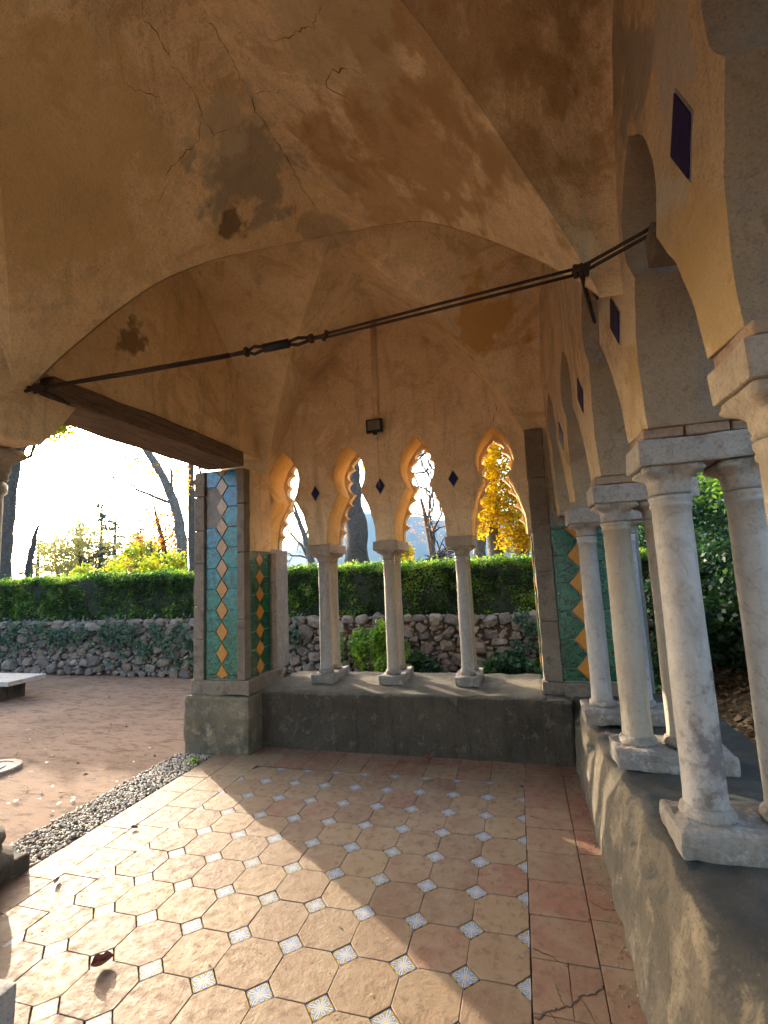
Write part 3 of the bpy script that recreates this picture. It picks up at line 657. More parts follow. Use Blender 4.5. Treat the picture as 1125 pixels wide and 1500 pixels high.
def chain_panel(origin, udir, vdir_z, z0, z1, hw, lw, pitch, m_sidemat, m_loz, missing=(), normal=(0, -1, 0), parent=None, start=0.0):
    """zigzag majolica panel: lozenges down the middle, bow-edged side tiles; each tile its own piece"""
    O = Vector(origin); U = Vector(udir); N = Vector(normal); root = None
    back = []; t = .012
    V = [O + U * a + Vector((0, 0, z)) + N * d for d in (0, .004) for a, z in ((-hw, z0), (hw, z0), (hw, z1), (-hw, z1))]
    root = link_mesh('tile_panel', V, [(0, 1, 2, 3), (7, 6, 5, 4), (0, 4, 5, 1), (1, 5, 6, 2), (2, 6, 7, 3), (3, 7, 4, 0)], m_mortar, LOG); fix_normals(root)
    def piece(name, poly, mat, th):
        poly = [(a, min(max(z, z0), z1)) for a, z in poly]
        q = [poly[0]]
        for p in poly[1:]:
            if math.hypot(p[0] - q[-1][0], p[1] - q[-1][1]) > 1e-3: q.append(p)
        if len(q) > 2 and math.hypot(q[0][0] - q[-1][0], q[0][1] - q[-1][1]) < 1e-3: q.pop()
        if len(q) < 3: return
        cx = sum(p[0] for p in q) / len(q); cz = sum(p[1] for p in q) / len(q)
        if max(p[1] for p in q) - min(p[1] for p in q) < .015: return
        sh = lambda p, k: (cx + (p[0] - cx) * k, cz + (p[1] - cz) * k)
        rings = [[sh(p, .975) for p in q], [sh(p, .975) for p in q], [sh(p, .93) for p in q]]; ds = (.003, th * .7, th)
        V = []; F = []; n = len(q); tl = random.uniform(-.02, .02); tl2 = random.uniform(-.02, .02)
        for rg, d in zip(rings, ds):
            for p in rg: V.append(O + U * p[0] + Vector((0, 0, p[1])) + N * (.003 + d + (tl * (p[0] - cx) + tl2 * (p[1] - cz) if d > .004 else 0)))
        for k in range(2):
            for i in range(n): F.append((k * n + i, k * n + (i + 1) % n, (k + 1) * n + (i + 1) % n, (k + 1) * n + i))
        F.append(tuple(2 * n + i for i in range(n)))
        o = link_mesh(name, V, F, mat, None); fix_normals(o); o.parent = root; o.matrix_parent_inverse = root.matrix_world.inverted() if False else Matrix.Translation((0, 0, 0)); 
        o.parent = root; o.matrix_parent_inverse = Matrix.Identity(4)
        return o
    nlo = int((z1 - z0) / pitch) + 3; zs0 = z0 - pitch + start
    for k in range(nlo):
        zc = zs0 + k * pitch
        if zc + pitch / 2 > z0 and zc - pitch / 2 < z1:
            piece('lozenge_tile', [(0, zc - pitch / 2 + .004), (lw, zc), (0, zc + pitch / 2 - .004), (-lw, zc)], m_loz, .013)
        # side tiles bow towards the junction between lozenges
        for s in (1, -1):
            if (k, s) in missing: continue
            zj = zc + pitch / 2
            if zj + pitch / 2 < z0 or zj - pitch / 2 > z1: continue
            piece('hexagon_tile', [(s * hw, zj - pitch / 2), (s * (lw + .003), zj - pitch / 2), (s * .004, zj), (s * (lw + .003), zj + pitch / 2), (s * hw, zj + pitch / 2)], m_sidemat, .011)
    return root
chain_panel((-2.702, .984, 0), (1, 0, 0), 1, .652, 2.648, .178, .066, .2, m_gl_a, m_gl_y, missing=((8, -1), (9, -1)), normal=(0, -1, 0), start=.03)
chain_panel((-2.474, 1.253, 0), (0, 1, 0), 1, .632, 1.836, .198, .078, .175, m_gl_g, m_gl_o, normal=(1, 0, 0), start=.08)
# beam
beam = part_block('lintel_beam', (-2.83, -2.43, -1.04, .93, 2.658, 2.80), m_wood, bev=.012, cut=.12, amp=.012, ns=4, seed=8)
# rear right corner : base, stone pilaster, jamb and its panel
part_block('pilaster_base', (.15, .385, 1.13, 1.46, -.02, .50), m_bench2, bev=.025, cut=.06, amp=.012, seed=12)
zz = [.50, .60, 1.10, 1.52, 1.93, 2.35, 2.80]
for k in range(len(zz) - 1):
    e = .02 if k == 0 else 0
    part_block('pilaster_stone', (.195 - e, .345 + e, 1.315 - e, 1.452, zz[k] + .002, zz[k + 1]), m_pillar, bev=.008, amp=.006, seed=70 + k * 2.0)
part_block('jamb', (.20, 1.06, 1.452, 1.93, .30, 1.873), m_mortar, bev=.006, amp=.004)
part_block('jamb', (.346, 1.0, 1.335, 1.45, .30, 2.06), m_mortar, bev=.006, amp=.004)
part_block('jamb_foot', (.346, .98, 1.28, 1.36, .45, .60), m_pillar, bev=.008, amp=.006)
chain_panel((.562, 1.334, 0), (1, 0, 0), 1, .612, 1.91, .212, .10, .235, m_gl_g, m_gl_o, normal=(0, -1, 0), start=.10)
chain_panel((.199, 1.68, 0), (0, 1, 0), 1, .62, 1.85, .20, .06, .175, m_gl_g, m_gl_o, normal=(-1, 0, 0), start=.08)

# ------------------------------------------------------------------ low walls
rb_ = empty('low_wall', (-1.1, 1.5, 0), 'low grey cement bench wall under the rear arcade', 'low wall')
def rearf(c):
    x, y, z = c
    if z > .3 and y < 1.5: z -= 0.012 * max(0, 1 - (y - 1.14) / .2)
    return (x, y, z)
bm_obj('wall_body', block(-2.42, .20, 1.145, 2.0, -.06, .522, .035, 3, cut=.055, amp=.009, ns=6, seed=2, fn=rearf), m_bench2, rb_, True)
rp = empty('low_wall', (.75, -1.5, 0), 'low cement parapet with crumbling edge under the right hand columns', 'low wall')
def parf(c):
    x, y, z = c
    k = max(0, (1.35 - x) / .95)
    off = (0.02 - 0.058 * (y - 1.1)) * max(0, min(1, z / .5)) ** 1.4
    lump = 0.016 * nz((y * 2.2, z * 3, 1), 1.0) + 0.012 * nz((y * 7, z * 5, 4), 1.0)
    # broken arris
    if z > .34 and x < .6: x += max(0, nz((y * 3.1, z * 2, 9), 1.0) - .02) * .14 * (z - .2) / .3; z -= max(0, nz((y * 4.3, 2, 5), 1.0)) * .06 + .01 * nz((y * 16, x * 16, 3), 1.0)
    return (x + (off + lump) * k, y, z)
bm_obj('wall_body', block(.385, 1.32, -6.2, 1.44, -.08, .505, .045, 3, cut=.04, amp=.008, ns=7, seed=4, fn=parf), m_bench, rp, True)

# ------------------------------------------------------------------ floor
fl = link_mesh('floor', [(-2.72, -5.0, -.012), (.44, -5.0, -.012), (.44, 1.2, -.012), (-2.72, 1.2, -.012), (-2.72, -5.0, -.12), (.44, -5.0, -.12), (.44, 1.2, -.12), (-2.72, 1.2, -.12)],
               [(0, 1, 2, 3), (7, 6, 5, 4), (0, 4, 5, 1), (1, 5, 6, 2), (2, 6, 7, 3), (3, 7, 4, 0)], m_grout)
tag(fl, 'terracotta loggia floor with majolica insets', kind='structure')
CX = [-0.04359, 0.97344, -0.01419, -0.00096, -0.00481, -0.00101]; CY = [0.04263, 0.01181, 1.01099, -0.00022, 0.00333, -0.00048]
def lat(i, j):
    a = (1, i, j, i * i, i * j, j * j); b = lambda c: sum(p * q for p, q in zip(a, c)) * .25
    return b(CX), b(CY)
def tile_mesh(name, poly, mat, th=.016, bev=.002, seed=0):
    n = len(poly); V = []; cx = sum(p[0] for p in poly) / n; cy = sum(p[1] for p in poly) / n
    # subdivided uneven outline
    q = []
    for i in range(n):
        a, b = poly[i], poly[(i + 1) % n]
        for k in range(2): q.append((a[0] + (b[0] - a[0]) * k / 2 + .0014 * nz((i, k, seed), 3.1), a[1] + (b[1] - a[1]) * k / 2 + .0014 * nz((k, i, seed), 2.3)))
    m_ = len(q); rmax = max(math.hypot(p[0] - cx, p[1] - cy) for p in q)
    for d, k in ((-th, 0), (-bev, 0), (0, bev)):
        for p in q:
            f = 1 - k / rmax * 1.2; V.append((cx + (p[0] - cx) * f, cy + (p[1] - cy) * f, d))
    F = []
    for r in range(2):
        for i in range(m_): F.append((r * m_ + i, r * m_ + (i + 1) % m_, (r + 1) * m_ + (i + 1) % m_, (r + 1) * m_ + i))
    F.append(tuple(2 * m_ + i for i in range(m_)))
    me = bpy.data.meshes.new(name); me.from_pydata(V, [], F); me.materials.append(mat); me.update(); return me
def put(name, me, loc, rz=0, sx=1, sy=1, tilt=.004, parent=None, dz=.0008):
    o = bpy.data.objects.new(name, me); COL.objects.link(o)
    o.location = (loc[0], loc[1], loc[2] + random.uniform(-dz, dz)); o.rotation_euler = (random.gauss(0, tilt / 2), random.gauss(0, tilt / 2), rz + random.gauss(0, .004)); o.scale = (sx, sy, 1)
    o.parent = parent; return o
g = .0018; H = .125 - g / 2; C = .0625
octs = [tile_mesh('octagon_tile', [(-H, -C), (-C, -H), (C, -H), (H, -C), (H, C), (C, H), (-C, H), (-H, C)], m_tile, seed=s) for s in range(5)]
I = .0625 - g
insets = [tile_mesh('inset_tile', [(-I, 0), (0, -I), (I, 0), (0, I)], m_inset, bev=.002, seed=s) for s in range(3)]
half_l = tile_mesh('inset_tile', [(-I, 0), (-.001, -I), (-.001, I)], m_inset, bev=.002, seed=9)
half_r = tile_mesh('inset_tile', [(.001, -I), (I, 0), (.001, I)], m_inset, bev=.002, seed=10)
half_t = tile_mesh('inset_tile', [(-I, -.001), (0, -I), (I, -.001)], m_inset, bev=.002, seed=11)
JT, JB = 3, -11
for i in range(-9, 0):
    for j in range(JB, JT):
        a = lat(i + .5, j + .5); sx = (lat(i + 1, j + .5)[0] - lat(i, j + .5)[0]) / .25; sy = (lat(i + .5, j + 1)[1] - lat(i + .5, j)[1]) / .25
        put('octagon_tile', random.choice(octs), (*a, 0), 0, sx, sy, parent=fl)
for i in range(-9, 1):
    for j in range(JB, JT + 1):
        a = lat(i, j)
        me = half_l if i == 0 else half_r if i == -9 else half_t if j == JT else random.choice(insets)
        if j == JT and i in (0, -9): continue
        put('inset_tile', me, (*a, -.001), 0, .98, .98, parent=fl, dz=.0008)
def rect_tile(x0, x1, y0, y1, mat=None, seed=0):
    me = tile_mesh('border_tile', [(-(x1 - x0) / 2 + g / 1.5, -(y1 - y0) / 2 + g / 1.5), ((x1 - x0) / 2 - g / 1.5, -(y1 - y0) / 2 + g / 1.5), ((x1 - x0) / 2 - g / 1.5, (y1 - y0) / 2 - g / 1.5), (-(x1 - x0) / 2 + g / 1.5, (y1 - y0) / 2 - g / 1.5)], mat or m_tile_b, seed=seed)
    return put('border_tile', me, ((x0 + x1) / 2, (y0 + y1) / 2, 0), 0, parent=fl, tilt=.005)
# right border
y = .932
rect_tile(-.006, .258, .934, 1.2); rect_tile(.26, .40, .98, 1.2)
ys = [.932 - .2545 * k for k in range(17)]
for k in range(16):
    x0 = lat(0, (ys[k] / .25))[0] + .004
    if k == 7: # the cracked tile
        rect_tile(x0, x0 + .14, ys[k + 1], ys[k]); rect_tile(x0 + .14, .262, ys[k + 1], ys[k])
    else: rect_tile(x0, .262, ys[k + 1], ys[k], seed=k)
    rect_tile(.264, .43, ys[k + 1] + .02, ys[k] + .02 - .002 * 0, seed=k + 40)
# rear border, two rows
y0, y1 = lat(-4, 3)[1], .985
xs = [-.008 - .2555 * k for k in range(11)]
for k in range(10):
    rect_tile(xs[k + 1], xs[k], lat(-4, 3)[1] + .003, .982, m_tile, seed=60 + k); rect_tile(xs[k + 1] + (.04 if 0 else 0), xs[k], .984, 1.2, m_tile_b, seed=80 + k)
# left border, two columns
yy = 1.022
for k in range(23):
    L_ = .262; xi_ = lat(-9, yy / .25)[0]
    rect_tile(-2.478, xi_ - .003, yy - L_, yy, m_tile, seed=100 + k); rect_tile(-2.722, -2.48, yy - L_ - .06, yy - .06, m_tile, seed=140 + k)
    yy -= L_
# cobble strip beside the floor
st = link_mesh('cobble_strip', [(-3.13, -.80, -.022), (-2.73, -.80, -.022), (-2.73, .91, -.022), (-3.02, .91, -.022), (-3.13, -.80, -.1), (-2.73, -.80, -.1), (-2.73, .91, -.1), (-3.02, .91, -.1)],
               [(0, 1, 2, 3), (7, 6, 5, 4), (0, 4, 5, 1), (1, 5, 6, 2), (2, 6, 7, 3), (3, 7, 4, 0)], m_grout)
tag(st, 'strip of small upright pebbles along the edge of the tiled floor', kind='structure')
ico = bmesh.new(); bmesh.ops.create_icosphere(ico, subdivisions=1, radius=1); icoV = np.array([v.co[:] for v in ico.verts]); icoF = np.array([[v.index for v in f.verts] for f in ico.faces]); ico.free()
ico = bmesh.new(); bmesh.ops.create_icosphere(ico, subdivisions=2, radius=1); ico2V = np.array([v.co[:] for v in ico.verts]); ico2F = np.array([[v.index for v in f.verts] for f in ico.faces]); ico.free()
def scatter_ico(name, P, S, A, mat, parent=None, kind='stuff', jit=.12):
    n = len(P); V = np.repeat(icoV[None], n, 0) * (1 + jit * rng.standard_normal((n, 12, 1))) * S[:, None, :]
    c, s = np.cos(A), np.sin(A); x = V[..., 0] * c[:, None] - V[..., 1] * s[:, None]; y_ = V[..., 0] * s[:, None] + V[..., 1] * c[:, None]
    V = np.stack([x, y_, V[..., 2]], -1) + P[:, None, :]
    F = (icoF[None] + (np.arange(n) * 12)[:, None, None]).reshape(-1, 3)
    me = bpy.data.meshes.new(name); me.vertices.add(n * 12); me.vertices.foreach_set('co', V.reshape(-1)); me.loops.add(F.size); me.loops.foreach_set('vertex_index', F.reshape(-1).astype(np.int32))
    me.polygons.add(len(F)); me.polygons.foreach_set('loop_start', np.arange(0, F.size, 3, dtype=np.int32)); me.polygons.foreach_set('use_smooth', np.ones(len(F), bool))
    me.update(calc_edges=True); me.materials.append(mat)
    at = me.attributes.new('rnd', 'FLOAT', 'FACE'); at.data.foreach_set('value', np.repeat(rng.random(n), len(icoF)))
    o = bpy.data.objects.new(name, me); COL.objects.link(o)
    if parent is not None: o.parent = parent; o.matrix_parent_inverse = Matrix.Translation(-Vector(parent.location))
    if kind: o['kind'] = kind
    return o
def peb_mat():
    m = M('pebble_stone', 0.7, 0.3); at = m.n('ShaderNodeAttribute', attribute_name='rnd')
    c = m.ramp(at.outputs['Fac'], [(0, (0.17, 0.13, 0.095)), (0.5, (0.31, 0.25, 0.18)), (1, (0.46, 0.39, 0.29))]); c = m.mix(m.ramp(m.noise(60, 4), [(0.45, 0), (0.6, 0.4)]), c, (0.15, 0.12, 0.1))
    m.color(c); m.bump(m.noise(90, 4), 0.3, 0.004); return m.m
m_peb = peb_mat()
N = 2300; py = rng.uniform(-.79, .9, N); px_ = rng.uniform(-3.12, -2.745, N)
scatter_ico('pebble', np.c_[px_, py, rng.uniform(-.02, -.010, N)], np.c_[rng.uniform(.006, .011, N), rng.uniform(.014, .026, N), rng.uniform(.008, .016, N)], rng.normal(1.2, .5, N), m_peb, st)

# ------------------------------------------------------------------ near left column foot, step, marble block
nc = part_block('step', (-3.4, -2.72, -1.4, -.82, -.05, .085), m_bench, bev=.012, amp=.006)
V, F = lathe([(.13, .34), (.125, .9), (.118, 2.1), (.135, 2.12), (.135, 2.16), (.12, 2.18)], -2.79, -1.17, 28)
o = link_mesh('column', V, F, m_marble_w, LOG, True, loc=(-2.79, -1.17, .3))
cp = link_mesh('capital', *capital_mesh(-2.79, -1.17, 2.181, 2.36, .12, .15), m_capital, None, True, loc=(-2.79, -1.17, 2.18)); cp.parent = o; cp.location = (0, 0, 1.88)
tb = link_mesh('base', *lathe([(.235, .085), (.25, .13), (.245, .18), (.2, .21), (.19, .24), (.21, .27), (.2, .31), (.14, .34)], -2.79, -1.17, 30), m_bench2, None, True, loc=(-2.79, -1.17, .3)); tb.parent = o; tb.location = (0, 0, 0)
# springer that carries beam and vault over that column
V, F = extrude([(-1.55, 2.36), (-1.02, 2.36 + .01), (-.93, 2.46), (-.80, 2.656), (-1.04, 2.657), (-1.04, 2.80), (-.9, 2.95), (-1.2, 3.0), (-1.62, 2.80)], 0, 1, lambda a, z, d: (-2.455 - .47 * d, a - .06, z))
o = link_mesh('springer', V, F, m_vault, LOG); fix_normals(o, .01)
mb = empty('marble_block', (-2.1, -1.9, 0), 'pale green marble block at the left edge of the tiled floor', 'block')
bm_obj('block_body', block(-2.5, -1.815, -2.6, -1.57, 0.002, .14, .01, cut=.08, amp=.003), m_abacus, mb)

# ------------------------------------------------------------------ tie rod, clamps, wedge
tr = empty('tie_rod', (-1, -1.17, 2.65), 'rusty double iron tie rod with turnbuckle across the vault', 'tie rod')
pL = Vector((-2.37, -1.17, 2.655)); pT0 = Vector((-1.23, -1.088, 2.683)); pT1 = Vector((-.735, -1.055, 2.71)); pR = Vector((.404, -1.10, 2.757))
for dz in (-.013, .013):
    a = Acc(); a.add(tube([pL + Vector((0, 0, dz * .4)), (pL + pT0) / 2 + Vector((0, 0, dz * .6 - .004)), pT0 + Vector((0, 0, dz * .5))], [.0065] * 3, 6)); a.obj('rod', m_rust, tr)
    a = Acc(); a.add(tube([pT1 + Vector((0, 0, dz * .7)), (pT1 + pR) / 2 + Vector((0, 0, dz)), pR + Vector((0, 0, dz))], [.0065] * 3, 6)); a.obj('rod', m_rust, tr)
a = Acc()
a.add(tube([pT0, pT0 + (pT1 - pT0) * .18], [.010, .012], 8)); a.add(tube([pT0 + (pT1 - pT0) * .16, pT0 + (pT1 - pT0) * .19], [.024, .024], 8))
for s in (1, -1):
    a.add(tube([pT0 + (pT1 - pT0) * .2 + Vector((0, 0, s * .005)), pT0 + (pT1 - pT0) * .26 + Vector((0, 0, s * .02)), pT0 + (pT1 - pT0) * .38 + Vector((0, 0, s * .006))], [.008] * 3, 6))
    a.add(tube([pT0 + (pT1 - pT0) * .62 + Vector((0, 0, s * .006)), pT0 + (pT1 - pT0) * .72 + Vector((0, 0, s * .018)), pT0 + (pT1 - pT0) * .85 + Vector((0, 0, s * .006))], [.008] * 3, 6))
a.add(tube([pT0 + (pT1 - pT0) * .84, pT0 + (pT1 - pT0) * .88], [.022, .022], 8)); a.add(tube([pT0 + (pT1 - pT0) * .86, pT1], [.010, .010], 8))
a.add(tube([pT1 + Vector((-.01, 0, -.022)), pT1 + Vector((.012, 0, .022))], [.012, .012], 6))
a.obj('turnbuckle', m_rust, tr)['kind'] = 'stuff'
a = Acc(); a.add(tube([pT0 + (pT1 - pT0) * .36, pT0 + (pT1 - pT0) * .63], [.022, .022], 8)); a.obj('turnbuckle_body', m_black, tr)
def clamp(p):
    a = Acc()
    for k in range(3): a.add(tube([p + Vector((-.02 + .02 * k, -.01, -.03)), p + Vector((-.014 + .02 * k, .01, .03))], [.011, .011], 6))
    a.add(tube([p + Vector((-.03, 0, .01)), p + Vector((.035, 0, -.004))], [.02, .02], 7)); return a.obj('clamp', m_rust, tr)
clamp(pR); clamp(pL)
for e in ((.555, -.62, 2.87), (.545, -.50, 2.82)):
    a = Acc(); a.add(tube([pR, Vector(e)], [.0085, .0095], 6)); a.obj('brace', m_rust, tr)
for dz in (-.012, .012):
    a = Acc(); a.add(tube([pR + Vector((0, 0, dz)), Vector((.635, -1.19, 2.80 + dz)), Vector((1.25, -1.75, 2.76 + dz))], [.0075] * 3, 6)); a.obj('rod', m_rust, tr)
for e in ((-2.62, -1.17, 2.70), (-2.60, -1.20, 2.63), (-2.28, -1.06, 2.585)):
    a = Acc(); a.add(tube([pL, Vector(e)], [.009, .010], 6)); a.obj('brace', m_rust, tr)
o = bm_obj('wedge_stone', block(.625, .75, -1.27, -1.17, 2.665, 2.785, .006, cut=.04, amp=.004), m_pillar, None, loc=(.66, -1.26, 2.665)); tag(o, 'small grey wedge stone under the rod end in the arch waist', 'stone')

# ------------------------------------------------------------------ floodlight and its stain pipe
fd = empty('floodlight', (-1.225, 1.44, 3.05), 'small black floodlight fixed to the rear wall above the arches', 'floodlight')
bm_obj('housing', block(-1.315, -1.145, 1.37, 1.41, 2.965, 3.105, .008, cut=0, amp=0), m_black, fd)
bm_obj('glass', block(-1.295, -1.165, 1.364, 1.369, 2.99, 3.09, .002, cut=0, amp=0), m_glass, fd)
bm_obj('bracket', block(-1.25, -1.21, 1.411, 1.449, 2.98, 3.08, .004, cut=0, amp=0), m_black, fd)
bm_obj('sensor', block(-1.245, -1.205, 1.36, 1.40, 2.945, 2.963, .004, cut=0, amp=0), m_black, fd)
a = Acc(); a.add(tube([(-1.215, 1.452, 3.10), (-1.218, 1.452, 3.6), (-1.212, 1.45, 4.17)], [.026, .03, .034], 8)); cv = a.obj('cable_cover', m_rear, LOG)
a = Acc(); a.add(tube([(-1.222, 1.446, 2.95), (-1.222, 1.446, 2.42)], [.004, .004], 6)); a.obj('cable', m_rear, LOG)

# ------------------------------------------------------------------ foliage
def leaves(name, P, size, mat, parent=None, up=0.3, asp=0.55, normal=None, kind=None, rndv=None):
    n = len(P); d = rng.standard_normal((n, 3)); d[:, 2] += 0.0
    if normal is not None: nn = rng.standard_normal((n, 3)) * .7 + np.array(normal)
    else: nn = rng.standard_normal((n, 3)); nn[:, 2] = np.abs(nn[:, 2]) + up
    nn /= np.linalg.norm(nn, axis=1, keepdims=True)
    a = np.cross(nn, d); a /= np.linalg.norm(a, axis=1, keepdims=True) + 1e-9; b = np.cross(nn, a)
    s = size * rng.uniform(.6, 1.35, n); s = s[:, None]
    V = np.stack([P - a * s * .5, P - b * s * asp * .5 + nn * s * .08, P + a * s * .5, P + b * s * asp * .5 + nn * s * .08], 1).reshape(-1, 3)
    me = bpy.data.meshes.new(name); me.vertices.add(4 * n); me.vertices.foreach_set('co', V.reshape(-1)); me.loops.add(4 * n); me.loops.foreach_set('vertex_index', np.arange(4 * n, dtype=np.int32))
    me.polygons.add(n); me.polygons.foreach_set('loop_start', np.arange(0, 4 * n, 4, dtype=np.int32)); me.update(calc_edges=True); me.materials.append(mat)
    r = rng.random(n) if rndv is None else np.clip(rndv + rng.normal(0, .15, n), 0, 1)
    at = me.attributes.new('rnd', 'FLOAT', 'FACE'); at.data.foreach_set('value', r.astype(np.float32))
    o = bpy.data.objects.new(name, me); COL.objects.link(o)
    if parent is not None: o.parent = parent; o.matrix_parent_inverse = Matrix.Translation(-Vector(parent.location))
    if kind: o['kind'] = kind
    return o
def nzv(P, s, o=0):
    return np.array([noise.noise(Vector((p[0] * s + o, p[1] * s, p[2] * s))) for p in P])
# clipped hedge on the terrace
def hedge(x0, x1, yf, yb, z0, z1, n, label, name='hedge', leaf=.052, mat=None):
    t = empty(name, ((x0 + x1) / 2, yf, z0), label, 'hedge')
    bm_obj('branches', block(x0, x1, yf + .07, yb - .07, z0, z1 - .09, .06, cut=.35, amp=.05, ns=2), m_core, t)  # solid filler block; the shade between the leaves is put into its dark colour
    nf = int(n * .5); ntp = int(n * .42)
    A = np.c_[rng.uniform(x0, x1, nf), rng.uniform(0, .13, nf) ** 1.0, rng.uniform(z0, z1, nf)]
    A[:, 1] = yf + A[:, 1] + .08 * nzv(A, 2.2) + .06 * nzv(A, 7, 3)
    B = np.c_[rng.uniform(x0, x1, ntp), rng.uniform(yf, yb, ntp), np.zeros(ntp)]
    B[:, 2] = z1 - rng.uniform(0, .12, ntp) + .07 * nzv(B, 1.3, 3) + .05 * nzv(B, 5, 9) + np.abs(rng.normal(0, .025, ntp))
    ne = n - nf - ntp; Cc = np.c_[np.where(rng.random(ne) < .5, x0, x1) + rng.normal(0, .05, ne), rng.uniform(yf, yb, ne), rng.uniform(z0, z1, ne)]
    sh = []
    for _ in range(int((x1 - x0) * 9)):
        bx, by = rng.uniform(x0, x1), rng.uniform(yf, yb); L = rng.uniform(.05, .17); dx = rng.normal(0, .05)
        t_ = np.linspace(0, 1, 9); sh.append(np.c_[bx + dx * t_, by + 0 * t_, z1 - .02 + L * t_] + rng.normal(0, .012, (9, 3)))
    B = np.concatenate([B] + sh)
    P_ = np.concatenate([A, B, Cc]); r = .38 + .8 * nzv(P_, 1.6, 5) + .9 * nzv(P_, 6.5, 2) + .35 * (P_[:, 2] > z1 - .12)
    leaves('foliage', P_, leaf, mat or m_hedge, t, rndv=r); return t
hedge(-15, -5.25, 4.35, 5.25, .86, 1.74, 52000, 'long clipped green hedge above the stone wall at the left')
hedge(-5.2, 2.3, 4.35, 5.35, .86, 1.70, 46000, 'clipped green hedge above the stone wall behind the rear arches')

# dry stone retaining wall
gw = empty('stone_wall', (-5, 4.1, 0), 'dry stone retaining wall of grey rubble below the hedge', 'stone wall')
bm_obj('wall_core', block(-15, 2.2, 4.10, 4.36, -.1, .86, .01, cut=.5, amp=.01), m_grout, gw)
rocks = []
for s in range(9):
    V = ico2V.copy() if s % 2 else ico2V.copy()
    q = np.array([1 + .22 * noise.noise(Vector((v[0] * 1.1 + s * 7, v[1] * 1.1, v[2] * 1.1))) for v in V])
    V = np.sign(V) * np.abs(V) ** .62 * q[:, None]
    # keep few faces: use the coarse sphere for the shape
    Vc = icoV.copy(); q = np.array([1 + .30 * noise.noise(Vector((v[0] * 1.3 + s * 7, v[1] * 1.3, v[2] * 1.3))) for v in Vc])
    V = np.sign(ico2V) * np.abs(ico2V) ** .62 * np.array([1 + .28 * noise.noise(Vector((v[0] * 1.3 + s * 7, v[1] * 1.3, v[2] * 1.3))) for v in ico2V])[:, None]
    me = bpy.data.meshes.new('stone'); keep = ico2F
    me.from_pydata([tuple(v * .5) for v in V], [], [tuple(f) for f in keep]); me.polygons.foreach_set('use_smooth', [True] * len(me.polygons)); me.materials.append(m_rock)
    bmx = bmesh.new(); bmx.from_mesh(me); bmesh.ops.dissolve_limit(bmx, angle_limit=R(24), verts=bmx.verts[:], edges=bmx.edges[:]); bmesh.ops.triangulate(bmx, faces=bmx.faces[:]); bmx.to_mesh(me); bmx.free()
    me.polygons.foreach_set('use_smooth', [False] * len(me.polygons))
    rocks.append(me)
spec = []; grid = {}
def fits(x, z, a, c, slack):
    for gx in range(int((x - .35) / .25) - 1, int((x + .35) / .25) + 2):
        for q in grid.get(gx, ()):
            if ((x - q[0]) / (a + q[3])) ** 2 + ((z - q[2]) / (c + q[5])) ** 2 < .25 * slack: return False
    return True
for a0, tries in ((.21, 700), (.165, 2600), (.13, 5600), (.10, 9000), (.075, 10000), (.055, 9000)):
    for _ in range(tries):
        x = random.uniform(-13.5, 2.1); a = a0 * random.uniform(.85, 1.25); c = a * random.uniform(.5, .85); z = random.uniform(.0, .925 - c * .45)
        if a0 > .2 and random.random() < .4 and z > .3: continue
        if random.random() < .14 and a0 > .1: z = .915 - c * .42
        if fits(x, z, a, c, .92):
            q = (x, 4.10 + random.uniform(-.03, .02) - max(0, .05 - z * .12), z, a * 1.06, max(.12, a * .9), c * 1.08); spec.append(q); grid.setdefault(int(x / .25), []).append(q)
def vis_key(s):
    dx, dy = s[0] - .09, s[1] + 3.06; d = math.hypot(dx, dy); px = 0
    hidden = (-5.4 < s[0] < -3.75) or s[0] > .3 or s[0] < -10.4
    return (hidden, d / max(.05, (s[3] * s[5]) ** .5))
spec.sort(key=vis_key)
for (x, y, z, a, b, c) in spec[:300]:
    o = bpy.data.objects.new('stone', random.choice(rocks)); COL.objects.link(o); o.location = (x, y, z); o.scale = (a * 1.04, b, c * 1.04)
    o.rotation_euler = (random.gauss(0, .15), random.gauss(0, .28), random.choice((0, math.pi)) + random.gauss(0, .15)); o.parent = gw; o.matrix_parent_inverse = Matrix.Translation(-gw.location)
S = np.array(spec[300:]); acc = Acc()
for i, (x, y, z, a, b, c) in enumerate(S):
    me = rocks[i % 9]; rz = Matrix.Translation((x, y, z)) @ Matrix.Rotation(random.gauss(0, .2), 4, 'Y') @ Matrix.Diagonal((a, b, c, 1))
    acc.add(([rz @ v.co for v in me.vertices], [tuple(p.vertices) for p in me.polygons]))
m_rock2 = stone_mat('garden_wall_rubble', (0.19, 0.165, 0.15), (0.13, 0.115, 0.105), (0.26, 0.23, 0.21), 7, fine=40, bump=0.9)
o = acc.obj('stone', m_rock2, gw, False); o['kind'] = 'stuff'

